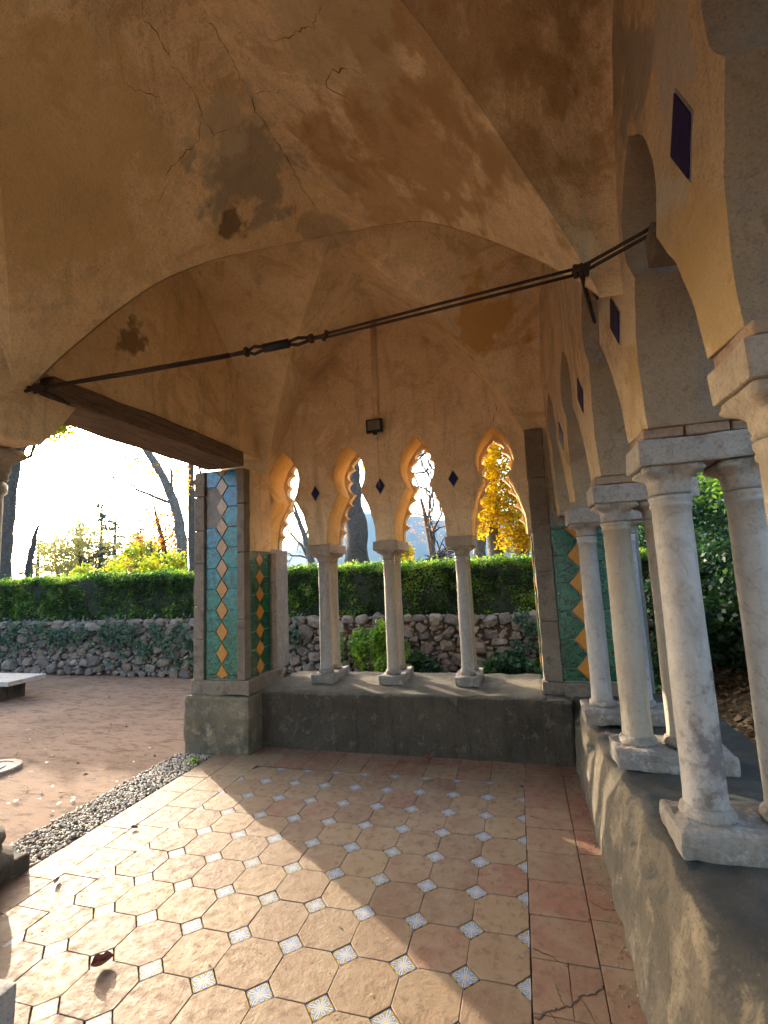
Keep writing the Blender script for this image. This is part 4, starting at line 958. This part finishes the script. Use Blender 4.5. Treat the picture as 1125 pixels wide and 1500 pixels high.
# plants at the foot of and over the wall
def blob(n, c, r, shell=.55):
    r = np.array(r)
    d = rng.standard_normal((n, 3)); d /= np.linalg.norm(d, axis=1, keepdims=True); k = rng.uniform(shell ** 3, 1, n) ** (1 / 3)
    P_ = d * k[:, None]; f = 1 + .45 * nzv(P_ + np.array(c), 2.1, 1) + .25 * nzv(P_ + np.array(c), 5, 4)
    return P_ * f[:, None] * np.array(r) + np.array(c)
def shrub(name, c, r, n, leaf, mat, label, cat='shrub', group=None, blobs=7, stems=6, asp=.55, spread=.55):
    t = empty(name, (c[0], c[1], c[2] - r[2]), label, cat, group); P_ = []
    for k in range(blobs):
        q = np.array(c) + rng.normal(0, spread, 3) * np.array(r) * .8; P_.append(blob(n // blobs, q, np.array(r) * rng.uniform(.35, .6)))
    P_ = np.concatenate(P_); P_ = P_[P_[:, 2] > c[2] - r[2] * 1.1]
    leaves('foliage', P_, leaf, mat, t, rndv=.45 + .9 * nzv(P_, 3.0 / max(r), 3), asp=asp)
    a = Acc()
    for k in range(stems):
        e = np.array(c) + rng.normal(0, .45, 3) * np.array(r); b = np.array((c[0] + rng.normal(0, .06), c[1] + rng.normal(0, .04), c[2] - r[2]))
        a.add(tube([b, (b + e) / 2 + rng.normal(0, .04, 3), b + (e - b) * .85], [max(r) * .018, max(r) * .012, max(r) * .004], 5))
    a.obj('stem', m_twig, t); return t
shrub('shrub', (-2.02, 3.45, .47), (.42, .32, .50), 5200, .055, m_bright, 'bright green leafy bush between the first two columns of the rear arcade')
shrub('shrub', (-2.62, 3.6, .36), (.15, .22, .38), 1300, .05, m_bright, 'narrow light green shrub just left of the leftmost rear column')
shrub('shrub', (-1.33, 3.75, .14), (.33, .22, .20), 1500, .07, m_dark, 'low dark plant at the wall foot between the middle and right rear columns')
shrub('shrub', (-.05, 3.6, .17), (.55, .3, .24), 2600, .075, m_dark, 'low dark plant at the wall foot behind the rightmost rear arch')
shrub('shrub', (-1.72, 3.55, .16), (.14, .2, .26), 600, .06, m_bright, 'small green plant behind the middle rear column')
for k, (x, z, rx_, rz_, n) in enumerate([(-9.6, .62, .45, .3, 1500), (-8.4, .70, .5, .25, 1700), (-6.3, .58, .75, .32, 2600), (-7.3, .75, .5, .2, 1300), (-10.6, .6, .5, .35, 1200), (-3.55, .7, .2, .25, 500), (.05, .62, .16, .28, 700), (-5.6, .42, .3, .25, 800)]):
    P_ = np.c_[rng.normal(x, rx_ * .6, n), rng.uniform(3.93, 4.02, n), rng.normal(z, rz_ * .6, n)]
    keep = nzv(P_, 4.0, k) > -.08; P_ = P_[keep & (P_[:, 2] > 0) & (P_[:, 2] < 1.02)]
    t = empty('ivy', (x, 4.0, .0), ['grey green ivy trailing over the wall at far left', 'grey green ivy patch left of centre on the wall', 'wide ivy patch hanging on the wall beside the left pillar', 'ivy strand along the wall top', 'ivy at the extreme left of the stone wall',
        'small ivy tuft on the wall in the first rear arch', 'ivy hanging at the right end of the wall seen in the rightmost arch', 'low ivy growth on the wall next to the tiled pillar'][k], 'ivy', 'ivy trailing over the stone wall')
    leaves('foliage', P_, .05, m_ivy, t, normal=(0, -1, .4), asp=.75)

# ------------------------------------------------------------------ trees
def branch_pts(a, b, wob=.12, n=6):
    a = Vector(a); b = Vector(b); L = (b - a).length
    return [a + (b - a) * (k / n) + Vector(rng.normal(0, wob * L / n, 3)) * (1 if 0 < k < n else 0) for k in range(n + 1)]
def twigs(acc, p, d, L, r, depth, spread=.6, nchild=3):
    e = Vector(p) + Vector(d) * L; pts = branch_pts(p, e, .25, 4 if depth > 1 else 2)
    acc.add(tube(pts, [r * (1 - .55 * k / (len(pts) - 1)) for k in range(len(pts))], 5 if depth > 1 else 3, cap=False))
    tips = [e]
    if depth > 0:
        for k in range(nchild):
            q = pts[random.randint(1, len(pts) - 1)]
            nd = (Vector(d) + Vector(rng.normal(0, spread, 3))); nd.normalize(); nd.z += .12
            tips += twigs(acc, q, nd, L * random.uniform(.5, .8), r * .5, depth - 1, spread, nchild)
    return tips
def tree(name, pts, rad, label, bark, crown=None, branches=(), cat='tree', group=None, tw=None, rough=.25):
    t = empty(name, pts[0], label, cat, group)
    P_ = []; rr = []
    for i in range(len(pts) - 1):
        for k in range(4): P_.append(Vector(pts[i]).lerp(Vector(pts[i + 1]), k / 4) + Vector(rng.normal(0, rad[i] * .08, 3))); rr.append(rad[i] + (rad[i + 1] - rad[i]) * k / 4)
    P_.append(Vector(pts[-1])); rr.append(rad[-1])
    a = Acc(); a.add(tube(P_, rr, 12, seed=pts[0][0], rough=rough)); a.obj('trunk', bark, t)
    if branches or tw:
        a = Acc(); tips = []
        for b in branches:
            p0, p1, r0, dep = b; bp = branch_pts(p0, p1, .2, 6); a.add(tube(bp, [r0 * (1 - .6 * k / 6) for k in range(7)], 7, cap=False))
            d = (Vector(p1) - Vector(p0)).normalized(); 
            for k in range(3 if dep else 0): tips += twigs(a, bp[random.randint(2, 6)], (d + Vector(rng.normal(0, .5, 3))).normalized(), (Vector(p1) - Vector(p0)).length * .4, r0 * .4, dep)
        if a.V: a.obj('branch', bark, t)
    if crown: crown(t)
    return t
# left trunks near the sun
def cr(cfgs, mat, leaf, asp=.6):
    def f(t):
        P_ = np.concatenate([blob(n, c, r, .2) for c, r, n in cfgs]); leaves('crown', P_, leaf, mat, t, asp=asp)
    return f
tree('tree', [(-14.0, 7, .8), (-13.98, 7, 2.9), (-13.9, 7, 4.3), (-13.75, 7, 5.5), (-13.5, 7, 8.2)], [.24, .20, .18, .16, .10], 'leaning tree trunk at the far left beside the glare of the sun', m_barkd,
     cr([((-13.3, 7.3, 6.4), (.75, .6, .55), 1500), ((-12.7, 7.3, 6.25), (.5, .5, .35), 900), ((-14.3, 7.2, 6.6), (.8, .6, .8), 1300), ((-13.4, 7.2, 8.4), (1.7, 1.2, 1.0), 2600)], m_yg, .12),
     [((-13.85, 7, 4.7), (-13.0, 7.2, 6.2), .07, 2), ((-13.6, 7, 5.4), (-12.6, 7.2, 6.4), .06, 2)])
tree('tree', [(-13.75, 7.6, .8), (-13.8, 7.6, 2.2), (-13.65, 7.6, 3.0), (-13.5, 7.6, 3.4)], [.12, .09, .06, .03], 'thin crooked trunk just right of the far left tree', m_barkd, None, [])
tree('tree', [(-8.72, 8, .8), (-8.83, 8, 2.7), (-9.02, 8, 3.6), (-9.45, 8, 4.5), (-10.05, 8, 5.4), (-10.9, 8, 6.8)], [.17, .135, .12, .115, .105, .09], 'grey trunk bending left under the wooden beam', m_bark,
     cr([((-10.6, 8.1, 5.15), (.35, .3, .2), 90), ((-9.9, 8.1, 4.8), (.35, .3, .2), 80), ((-8.9, 8.1, 4.3), (.3, .3, .5), 60), ((-10.9, 8, 7.2), (1.6, 1.2, .5), 500)], m_ora, .11),
     [((-9.07, 8, 3.72), (-11.25, 8, 4.68), .05, 1), ((-9.12, 8, 3.9), (-9.4, 8, 5.3), .045, 1), ((-9.0, 8, 3.5), (-10.1, 8.1, 4.0), .02, 1)])
tree('tree', [(-9.22, 9, .8), (-9.28, 9, 3.4), (-9.32, 9, 4.7), (-9.26, 9, 6.8)], [.12, .10, .09, .07], 'upright dark trunk beside the tiled pillar', m_barkd, None, [((-9.3, 9, 4.4), (-8.6, 9, 5.6), .05, 1)])
tree('tree', [(-12.62, 12, .8), (-12.85, 12, 2.9), (-13.18, 12, 4.0), (-13.45, 12, 4.9)], [.12, .09, .06, .02], 'small tree with rusty orange leaves beyond the hedge', m_barkd,
     cr([((-13.0, 12, 3.9), (.7, .5, .5), 260), ((-12.7, 12, 3.2), (.6, .5, .5), 260), ((-12.1, 12, 3.0), (.4, .4, .5), 150), ((-13.7, 12, 4.1), (.3, .3, .4), 60)], m_ora, .13), [((-12.85, 12, 2.9), (-12.0, 12, 4.1), .04, 2), ((-12.9, 12, 3.2), (-13.9, 12, 4.8), .04, 2)])
def leafy(x, y, h, r, mat, label, leaf=.16, n=1500, bark=None):
    cf = [((x + random.uniform(-.5, .5) * r, y + random.uniform(-.4, .4) * r, h * random.uniform(.45, .95)), (r * random.uniform(.3, .6), r * .4, r * random.uniform(.2, .4)), n // 9) for _ in range(9)]
    tree('tree', [(x, y, .5), (x + .1 * r, y, h * .45), (x - .1 * r, y, h * .9)], [.16, .1, .03], label, bark or m_barkd, cr(cf, mat, leaf),
         [((x, y, h * (.3 + .1 * k)), (x + random.uniform(-1, 1) * r, y + random.uniform(-.5, .5), h * random.uniform(.6, 1.0)), .05, 2) for k in range(5)])
m_haze = leaf_mat('olive_leaf', [(0.0, (0.10, 0.11, 0.05)), (0.6, (0.17, 0.18, 0.07)), (1.0, (0.30, 0.24, 0.08))], 0.6)
leafy(-22.5, 17, 4.6, 2.4, m_haze, 'pale olive tree in the glare left of the conifers', n=2600)
leafy(-19.2, 18, 4.0, 2.2, m_haze, 'low olive green tree in front of the conifers', n=2200)
leafy(-26.5, 19, 4.2, 2.4, m_haze, 'pale tree low in the glare at the far left', n=2200)
leafy(-17.6, 16, 4.2, 1.6, m_ora, 'russet tree between the conifers and the grey trunk', n=900)
leafy(-16.0, 15, 3.7, 1.6, m_yg, 'yellowing tree just left of the bent grey trunk', n=1500)
def conifer(x, y, h, rb, label, lean=0):
    t = empty('conifer', (x, y, .5), label, 'conifer', 'thin dark conifers against the bright sky')
    a = Acc(); a.add(tube([(x, y, .5), (x + lean * .6, y, h * .6), (x + lean, y, h)], [.22, .12, .03], 7)); a.obj('trunk', m_barkd, t)
    P_ = []; b = Acc()
    for k in range(int(h * 6)):
        z = .9 + (h - 1.0) * random.random() ** .9; an = random.uniform(0, 6.28); L = rb * (1 - (z / h) * .8) * random.uniform(.5, 1.15)
        xx = x + lean * z / h; e = Vector((xx + L * math.cos(an), y + L * math.sin(an), z + random.uniform(-.3, .15)))
        b.add(tube([(xx, y, z), e], [.025, .008], 3, cap=False))
        n = int(130 * L); s = rng.uniform(.25, 1, n); P_.append(np.c_[xx + (e.x - xx) * s, y + (e.y - y) * s, z + (e.z - z) * s] + rng.normal(0, .13, (n, 3)) * [1, 1, .5])
    b.obj('branch', m_barkd, t); leaves('crown', np.concatenate(P_), .17, m_con, t, asp=.35)
for a_ in [(-28.5, 24, 7.4, 2.2, 'tallest thin conifer left of the leaning grey trunk'), (-29.3, 26, 7.1, 2.0, 'conifer just right of the tallest one'), (-30.8, 25, 7.0, 2.0, 'leaning bare topped conifer', -1.0), (-28.8, 28, 6.2, 2.2, 'rightmost of the distant conifers'),
           (-34.3, 24, 5.2, 2.6, 'low broad conifer near the sun glare'), (-33.0, 26, 4.8, 3.0, 'low conifer at the left of the row'), (-26.6, 27, 5.0, 2.2, 'small conifer behind the yellow bushes'), (-31.5, 27, 5.2, 2.8, 'spreading conifer in the middle of the row')]: conifer(*a_)
for k, (x, y, z, r, n, lb) in enumerate([(-8.2, 5.9, 1.85, .55, 900, 'yellow green bush behind the hedge left of the grey trunk'), (-7.3, 5.8, 1.85, .4, 700, 'yellow green bush beside the tiled pillar'), (-9.4, 6.3, 1.8, .5, 700, 'loose yellow green bush further left behind the hedge'), (-11.2, 7.0, 1.8, .5, 500, 'leafy bush behind the left part of the hedge')]):
    shrub('shrub', (x, y, z), (r, .4, .38), n, .10, m_yg, lb, group=None)
tree('tree', [(-5.3, 9, .8), (-5.5, 9, 2.3), (-5.75, 9, 3.0), (-5.95, 9, 3.7)], [.13, .09, .06, .02], 'thin bare forked tree seen through the first rear arch', m_bark, None,
     [((-5.45, 9, 2.0), (-6.3, 9, 3.2), .045, 3), ((-5.6, 9, 2.6), (-5.3, 9, 3.9), .04, 3), ((-5.4, 9, 1.9), (-6.5, 9, 2.4), .03, 3), ((-5.75, 9, 3.0), (-6.4, 9, 4.1), .03, 3)])
tree('tree', [(-3.77, 8, .7), (-3.78, 8, 2.2), (-3.80, 8, 3.4), (-3.79, 8, 4.2), (-3.9, 8, 6.5)], [.34, .27, .20, .16, .12], 'thick grey lichened trunk in the second rear arch', m_barkd,
     cr([((-3.4, 8.3, 4.25), (.3, .3, .35), 160), ((-3.6, 8, 6.8), (1.2, 1, .8), 500)], m_yel, .10), rough=.5)
tree('tree', [(-.44, 8, .7), (-.47, 8, 2.7), (-.43, 8, 3.6), (-.45, 8, 4.9)], [.2, .16, .13, .1], 'tree hung with yellow autumn leaves in the rightmost rear arch', m_bark,
     cr([((-.15, 7.7, 4.4), (.5, .4, .45), 1800), ((-.5, 7.6, 3.9), (.45, .4, .4), 1400), ((-.1, 7.7, 3.4), (.42, .4, .4), 1400), ((-.35, 7.6, 2.9), (.45, .4, .4), 1400), ((.05, 7.6, 2.5), (.45, .4, .35), 1300), ((.35, 7.7, 2.2), (.35, .4, .35), 840), ((-.1, 7.7, 2.1), (.35, .4, .25), 600), ((.25, 7.5, 3.1), (.4, .3, .5), 1000), ((-.65, 7.6, 3.3), (.3, .3, .5), 700), ((-.75, 7.6, 2.6), (.3, .3, .4), 600), ((.2, 7.6, 3.9), (.35, .3, .4), 700), ((-.2, 7.8, 5.2), (1, .6, .5), 1600)], m_yel, .078),
     [((-.45, 8, 3.2), (.4, 7.7, 2.4), .05, 2), ((-.45, 8, 3.9), (.2, 7.7, 4.6), .05, 2)])
tree('tree', [(-.95, 9, .7), (-.87, 9, 2.4), (-.8, 9, 3.4), (-.9, 9, 5.5)], [.18, .15, .12, .08], 'slim grey trunk left of the yellow leaved tree', m_bark)
tree('tree', [(.1, 10, .7), (.15, 10, 2.4), (.3, 10, 3.6)], [.22, .18, .12], 'dark trunk behind the yellow leaved tree', m_barkd)
t8 = tree('tree', [(-2.85, 14, .7), (-3.0, 14, 2.6), (-3.3, 14, 4.2)], [.16, .12, .05], 'bare fine twigged tree with a few orange leaves in the third rear arch', m_twig,
     cr([((-3.3, 14, 4.6), (1.4, .8, 1.6), 800), ((-3.0, 14, 3.2), (1.4, .8, .8), 420)], m_ora, .055),
     [((-2.95, 14, 2.0 + .3 * k), (-3.2 + random.uniform(-1.6, 1.5), 14 + random.uniform(-.6, .6), 3.6 + random.uniform(-.4, 2.8)), .04, 3) for k in range(15)])
shrub('shrub', (-3.05, 10, 2.15), (.42, .4, .5), 800, .11, m_yel, 'orange and yellow bush in the third rear arch')
shrub('shrub', (-2.65, 7.6, 1.8), (.25, .3, .4), 700, .09, m_yg, 'yellow green bush rising behind the hedge in the middle arch')
# heap of cut branches
hp = empty('brushwood_pile', (-1.42, 6.6, .86), 'heap of cut branches behind the hedge in the third arch', 'brushwood pile')
a = Acc()
for k in range(420):
    an = random.uniform(0, 6.28); rr = random.random() ** .5 * .42; z = .95 + 1.30 * (1 - rr / .5) * random.random() ** .5
    p = Vector((-1.42 + rr * math.cos(an), 6.6 + rr * .7 * math.sin(an), z)); d = Vector(rng.normal(0, 1, 3)); d.z *= .35; d.normalize()
    a.add(tube([p - d * .28, p + d * .05 + Vector((0, 0, .03)), p + d * .28], [.018, .015, .008], 4, cap=False))
a.obj('twig', m_twig, hp)['kind'] = 'stuff'
bm_obj('log', block(-1.62, -1.16, 6.3, 6.42, 1.66, 1.72, .02, cut=.1, amp=.008), m_twig, hp); bm_obj('log', block(-1.66, -1.2, 6.42, 6.54, 1.74, 1.79, .02, cut=.1, amp=.008), m_twig, hp)

# dense evergreen bank outside the right hand arcade
for k, (x, y, z, r, n, lb, mt) in enumerate([
    (3.3, 5.2, 1.6, 1.3, 6000, 'dark evergreen shrub beyond the corner of the loggia', m_dark), (2.9, 2.9, 1.5, 1.1, 7000, 'dense dark evergreen shrub outside the second bay of columns', m_dark),
    (2.8, 1.1, 1.5, 1.0, 7000, 'dense evergreen shrub outside the nearest pair of columns', m_dark), (3.2, 4.0, 3.3, 1.1, 5000, 'sunlit upper evergreen foliage above the dark shrubs', m_hedge),
    (2.9, 2.1, 3.1, 1.0, 5200, 'light green leafy top seen between the capitals', m_bright), (2.9, -.5, 1.6, 1.0, 5000, 'evergreen shrub at the right edge outside the parapet', m_dark), (4.6, 2.4, 2.3, 1.6, 4500, 'large evergreen shrub standing behind the others', m_dark), (4.6, 6.5, 2.3, 1.8, 3500, 'furthest evergreen shrub on the right bank', m_dark),
    (2.5, 3.9, .9, .9, 6500, 'low dark shrub in front of the wall end at the right', m_dark), (1.75, 3.3, .7, .55, 3500, 'small dark shrub close behind the corner pier', m_dark),
    (2.4, 5.9, 2.5, 1.3, 6500, 'tall evergreen shrub behind the end of the hedge', m_hedge), (3.4, 3.3, 4.3, 1.3, 5000, 'highest leafy crown over the right bank', m_hedge), (1.9, 7.6, 3.0, 1.4, 5500, 'broad evergreen crown further back beyond the corner pier', m_dark)]):
    shrub('evergreen_shrub', (x, y, z), (r, r * .9, r * 1.15), n, .085, mt, lb, group=None, blobs=9, spread=.42)
# leaf litter and a seedling on the right bank
n = 2600; P_ = np.c_[rng.uniform(1.35, 2.6, n), rng.uniform(-2.5, 4.0, n), np.zeros(n)]
P_[:, 2] = np.maximum(-.045, np.minimum(.6, -.10 + (P_[:, 0] - 1.5) * .35)) + .02 + rng.uniform(0, .02, n)
m_lit = leaf_mat('litter_leaf', [(0, (.06, .035, .015)), (.7, (.13, .07, .025)), (1, (.22, .13, .04))], .1)
o = leaves('leaf_litter', P_, .07, m_lit, None, up=1.5, asp=.7); tag(o, 'brown leaf litter on the bank', kind='stuff')
t = empty('seedling', (1.45, .55, 0), 'small bright green seedling growing at the foot of the parapet', 'plant')
leaves('foliage', np.array((1.45, .55, .12)) + rng.normal(0, .07, (40, 3)) * [1, 1, .5], .09, m_bright, t, up=.8, asp=.5); a = Acc(); a.add(tube([(1.45, .55, -.03), (1.45, .56, .12)], [.006, .004], 5)); a.obj('stem', m_twig, t)

# ------------------------------------------------------------------ small things
bs = empty('bench', (-7.35, 2.35, 0), 'low grey marble bench slab standing on the gravel at the left edge', 'bench')
bm_obj('slab', block(-8.6, -7.02, 2.18, 2.75, .20, .265, .008, cut=.2, amp=.003), m_abacus, bs); bm_obj('leg', block(-7.5, -7.3, 2.28, 2.65, -.06, .199, .01, cut=.1, amp=.004), m_bench2, bs); bm_obj('leg', block(-8.4, -8.2, 2.28, 2.65, -.06, .199, .01, cut=.1, amp=.004), m_bench2, bs)
V, F = lathe([(.21, -.05), (.21, -.018), (.20, -.012), (.15, -.012), (.145, -.018), (.09, -.018), (.085, -.011), (.0005, -.011)], -4.62, .32, 28)
o = link_mesh('drain_cover', V, F, m_base, None, False, loc=(-4.62, .32, -.05)); tag(o, 'round ridged stone drain cover in the gravel at the left', 'drain cover')
def dry_leaf(x, y, z, s, rz, curl, label):
    V = []; F = []; n = 7
    for i in range(n + 1):
        t = i / n; w_ = math.sin(math.pi * min(.98, t + .02)) ** .8 * .38 * (1 + .25 * math.sin(9 * t))
        for k in (-1, 0, 1): V.append((s * (t - .5), s * w_ * k * .7, s * (.05 + curl * (abs(k) * w_ * .8 + .5 * (t - .5) ** 2))))
    for i in range(n):
        for k in range(2): a_ = i * 3 + k; F.append((a_, a_ + 1, a_ + 4, a_ + 3))
    o = link_mesh('dry_leaf', V, F, m_redleaf, None, True, loc=(x, y, z), local=True); o.rotation_euler = (.2, .1, rz); tag(o, label, 'leaf', 'fallen leaves on the tiled floor'); return o
dry_leaf(-1.72, -1.29, .004, .085, 1.1, 1.6, 'curled red leaf standing on a pale octagonal tile')
dry_leaf(-2.45, -.34, .003, .05, .3, .9, 'small red leaf on the left border joint')
dry_leaf(-2.44, -.89, .003, .06, 2.0, .9, 'small reddish leaf nearest the left step')
dry_leaf(-.80, 1.10, .003, .08, .1, .8, 'dry brown leaf lying against the rear bench wall')
# the broken border tile: open, dirt filled fractures
for k, (pts, r) in enumerate([([(.012, -1.125, 0), (.06, -1.085, 0), (.11, -1.06, 0), (.17, -1.0, 0), (.22, -.975, 0), (.262, -.93, 0)], .0062), ([(.11, -1.06, 0), (.10, -1.01, 0), (.085, -.96, 0)], .002), ([(.06, -1.085, 0), (.12, -1.18, 0), (.19, -1.27, 0), (.26, -1.36, 0)], .002),
                              ([(.17, -1.0, 0), (.21, -1.1, 0), (.262, -1.2, 0)], .0018), ([(.01, -.80, 0), (.08, -.83, 0), (.14, -.87, 0)], .0015), ([(.27, -.45, 0), (.33, -.5, 0), (.40, -.49, 0)], .0015), ([(.01, .30, 0), (.09, .27, 0), (.15, .16, 0)], .0015)]):
    q = []; 
    for i in range(len(pts) - 1):
        for j in range(6): q.append(Vector(pts[i]).lerp(Vector(pts[i + 1]), j / 6) + Vector((random.gauss(0, r * .5 + .001), random.gauss(0, r * .5 + .001), 0)))
    q.append(Vector(pts[-1])); n = len(q); V = []; F = []
    for i, p in enumerate(q):
        w_ = r * (.35 + 1.3 * abs(noise.noise(Vector((i * .4, k, 0))))) * (1 - .5 * i / n)
        d = (q[min(i + 1, n - 1)] - q[max(i - 1, 0)]).normalized(); nn_ = Vector((-d.y, d.x, 0)) * w_
        V += [p - nn_ + Vector((0, 0, -.004)), p - nn_ * .8 + Vector((0, 0, .0024)), p + nn_ * .8 + Vector((0, 0, .0024)), p + nn_ + Vector((0, 0, -.004))]
    for i in range(n - 1):
        for j in range(3): F.append((i * 4 + j, (i + 1) * 4 + j, (i + 1) * 4 + j + 1, i * 4 + j + 1))
    link_mesh('fracture', V, F, m_grout, fl)
# weed in the corner of the pebble strip
wd = empty('weed', (-2.80, .70, 0), 'tiny yellow green weed at the plinth end of the pebble strip', 'weed')
leaves('foliage', np.array((-2.80, .70, .02)) + rng.normal(0, .025, (60, 3)) * [1, 1, .5], .035, m_bright, wd, up=1.0)

# ------------------------------------------------------------------ air
hz = link_mesh('haze', [(-3900, -2900, -135), (3900, -2900, -135), (3900, 3800, -135), (-3900, 3800, -135), (-3900, -2900, 500), (3900, -2900, 500), (3900, 3800, 500), (-3900, 3800, 500)],
               [(3, 2, 1, 0), (4, 5, 6, 7), (0, 1, 5, 4), (1, 2, 6, 5), (2, 3, 7, 6), (3, 0, 4, 7)], None)
hm = bpy.data.materials.new('air'); hm.use_nodes = True; ht = hm.node_tree; ht.nodes.remove(ht.nodes['Principled BSDF'])
pv = ht.nodes.new('ShaderNodeVolumePrincipled'); pv.inputs['Color'].default_value = (.36, .64, 1, 1); pv.inputs['Density'].default_value = .00007; pv.inputs['Anisotropy'].default_value = .2
ht.links.new(pv.outputs[0], ht.nodes['Material Output'].inputs['Volume']); hz.data.materials.append(hm); tag(hz, 'pale blue air haze over the distant hills', kind='stuff')
sc.cycles.volume_bounces = 0

# ------------------------------------------------------------------ traced cracks in the plaster, snapped to the surfaces they run over
from mathutils.bvhtree import BVHTree
def crack(names, pts, r=.0028, seed=0):
    r *= .72
    V = []; F = []
    for o in LOG.children:
        if o.name.split('.')[0] in names:
            n = len(V); V += [tuple(o.location + v.co) if o.location.length else tuple(v.co) for v in o.data.vertices]; F += [tuple(i + n for i in p.vertices) for p in o.data.polygons]
    bv = BVHTree.FromPolygons(V, F); P = [Vector(p) for p in pts]; out = []
    for i in range(len(P) - 1):
        m_ = max(2, int((P[i + 1] - P[i]).length / .022))
        for k in range(m_):
            t = k / m_; q = P[i].lerp(P[i + 1], t)
            if not (i == 0 and k == 0): q = q + Vector(rng.normal(0, .0065, 3))
            h = bv.find_nearest(q); out.append(h[0] if h[0] is not None else q)
    out.append(P[-1]); n = len(out)
    rr = [r * (.15 + 1.1 * abs(noise.noise(Vector((i * .23, seed, 0)))) * 2.0) * (1 - .6 * (i / n) ** 3) for i in range(n)]
    a = Acc(); a.add(tube(out, rr, 4, cap=False)); return a.obj('crack', m_crack, LOG)
VT = ('vault',)
for nm, pts, r in [
    (VT, [(-1.323, -1.606, 4.105), (-1.347, -1.558, 4.084), (-1.349, -1.465, 4.084), (-1.36, -1.354, 4.079), (-1.351, -1.23, 4.089), (-1.38, -1.118, 4.067), (-1.46, -1.042, 4.0), (-1.567, -1.041, 3.921), (-1.642, -1.067, 3.864), (-1.715, -1.008, 3.799), (-1.786, -.984, 3.736)], .0036),
    (VT, [(-1.38, -1.118, 4.067), (-1.403, -1.007, 4.045), (-1.318, -.961, 4.113), (-1.25, -.882, 4.169)], .0028),
    (VT, [(-1.173, -1.424, 4.241), (-1.16, -1.317, 4.251), (-1.158, -1.198, 4.247), (-1.165, -1.053, 4.239), (-1.179, -.919, 4.225), (-1.173, -.722, 4.226), (-1.165, -.497, 4.226), (-1.169, -.268, 4.232), (-1.151, .013, 4.246)], .0042),
    (VT, [(-.859, -1.327, 4.049), (-.744, -1.37, 3.971), (-.647, -1.426, 3.909), (-.558, -1.478, 3.852), (-.507, -1.559, 3.819)], .0034),
    (VT, [(-1.157, -.993, 4.244), (-1.003, -1.029, 4.151), (-.84, -1.104, 4.034)], .003),
    (VT, [(-.413, -1.304, 3.754), (-.503, -1.284, 3.82), (-.567, -1.275, 3.864), (-.62, -1.21, 3.898), (-.639, -1.163, 3.907), (-.539, -1.137, 3.841)], .0042),
    (VT, [(-1.237, -.331, 4.172), (-1.288, -.19, 4.127), (-1.34, -.06, 4.10)], .003),
    (('rear_wall',), [(-.075, 1.45, 2.93), (-.035, 1.45, 3.06), (-.053, 1.45, 3.2)], .0045),
    (('left_wall',), [(-2.475, .50, 3.95), (-2.475, .611, 3.79), (-2.474, .762, 3.584), (-2.476, .842, 3.201), (-2.476, .898, 2.91)], .004),
    (VT, [(-1.542, -1.454, 3.923), (-1.512, -1.373, 3.951), (-1.473, -1.32, 3.984)], .003)]: crack(nm, pts, r, pts[0][0])

# crumbs and leaf scraps gathered along the foot of the walls
n = 420; cx_ = np.concatenate([rng.uniform(-2.35, .15, 200), rng.normal(.37, .03, 220)]); cy_ = np.concatenate([1.125 - np.abs(rng.normal(0, .035, 200)), rng.uniform(-1.9, 1.1, 220)])
o = scatter_ico('crumbs', np.c_[cx_, cy_, np.full(n, .003)], rng.uniform(.0015, .006, (n, 3)) * [1, 1, .6], rng.uniform(0, 6, n), m_peb, None, None); tag(o, 'crumbs of mortar and grit along the foot of the walls', kind='stuff')
n = 90; P_ = np.c_[rng.uniform(-2.6, .3, n), rng.uniform(-2.0, 1.1, n), np.full(n, .004)]
o = leaves('leaf_scraps', P_, .014, m_lit, None, up=3); tag(o, 'scattered scraps of dry leaf on the tiles', kind='stuff')
n = 500; P_ = np.c_[rng.uniform(-9, -3.2, n), rng.uniform(-1.5, 3.9, n), np.full(n, -.03)]
o = leaves('fallen_leaves', P_, .04, m_lit, None, up=3); tag(o, 'fallen brown leaves on the gravel court', kind='stuff')
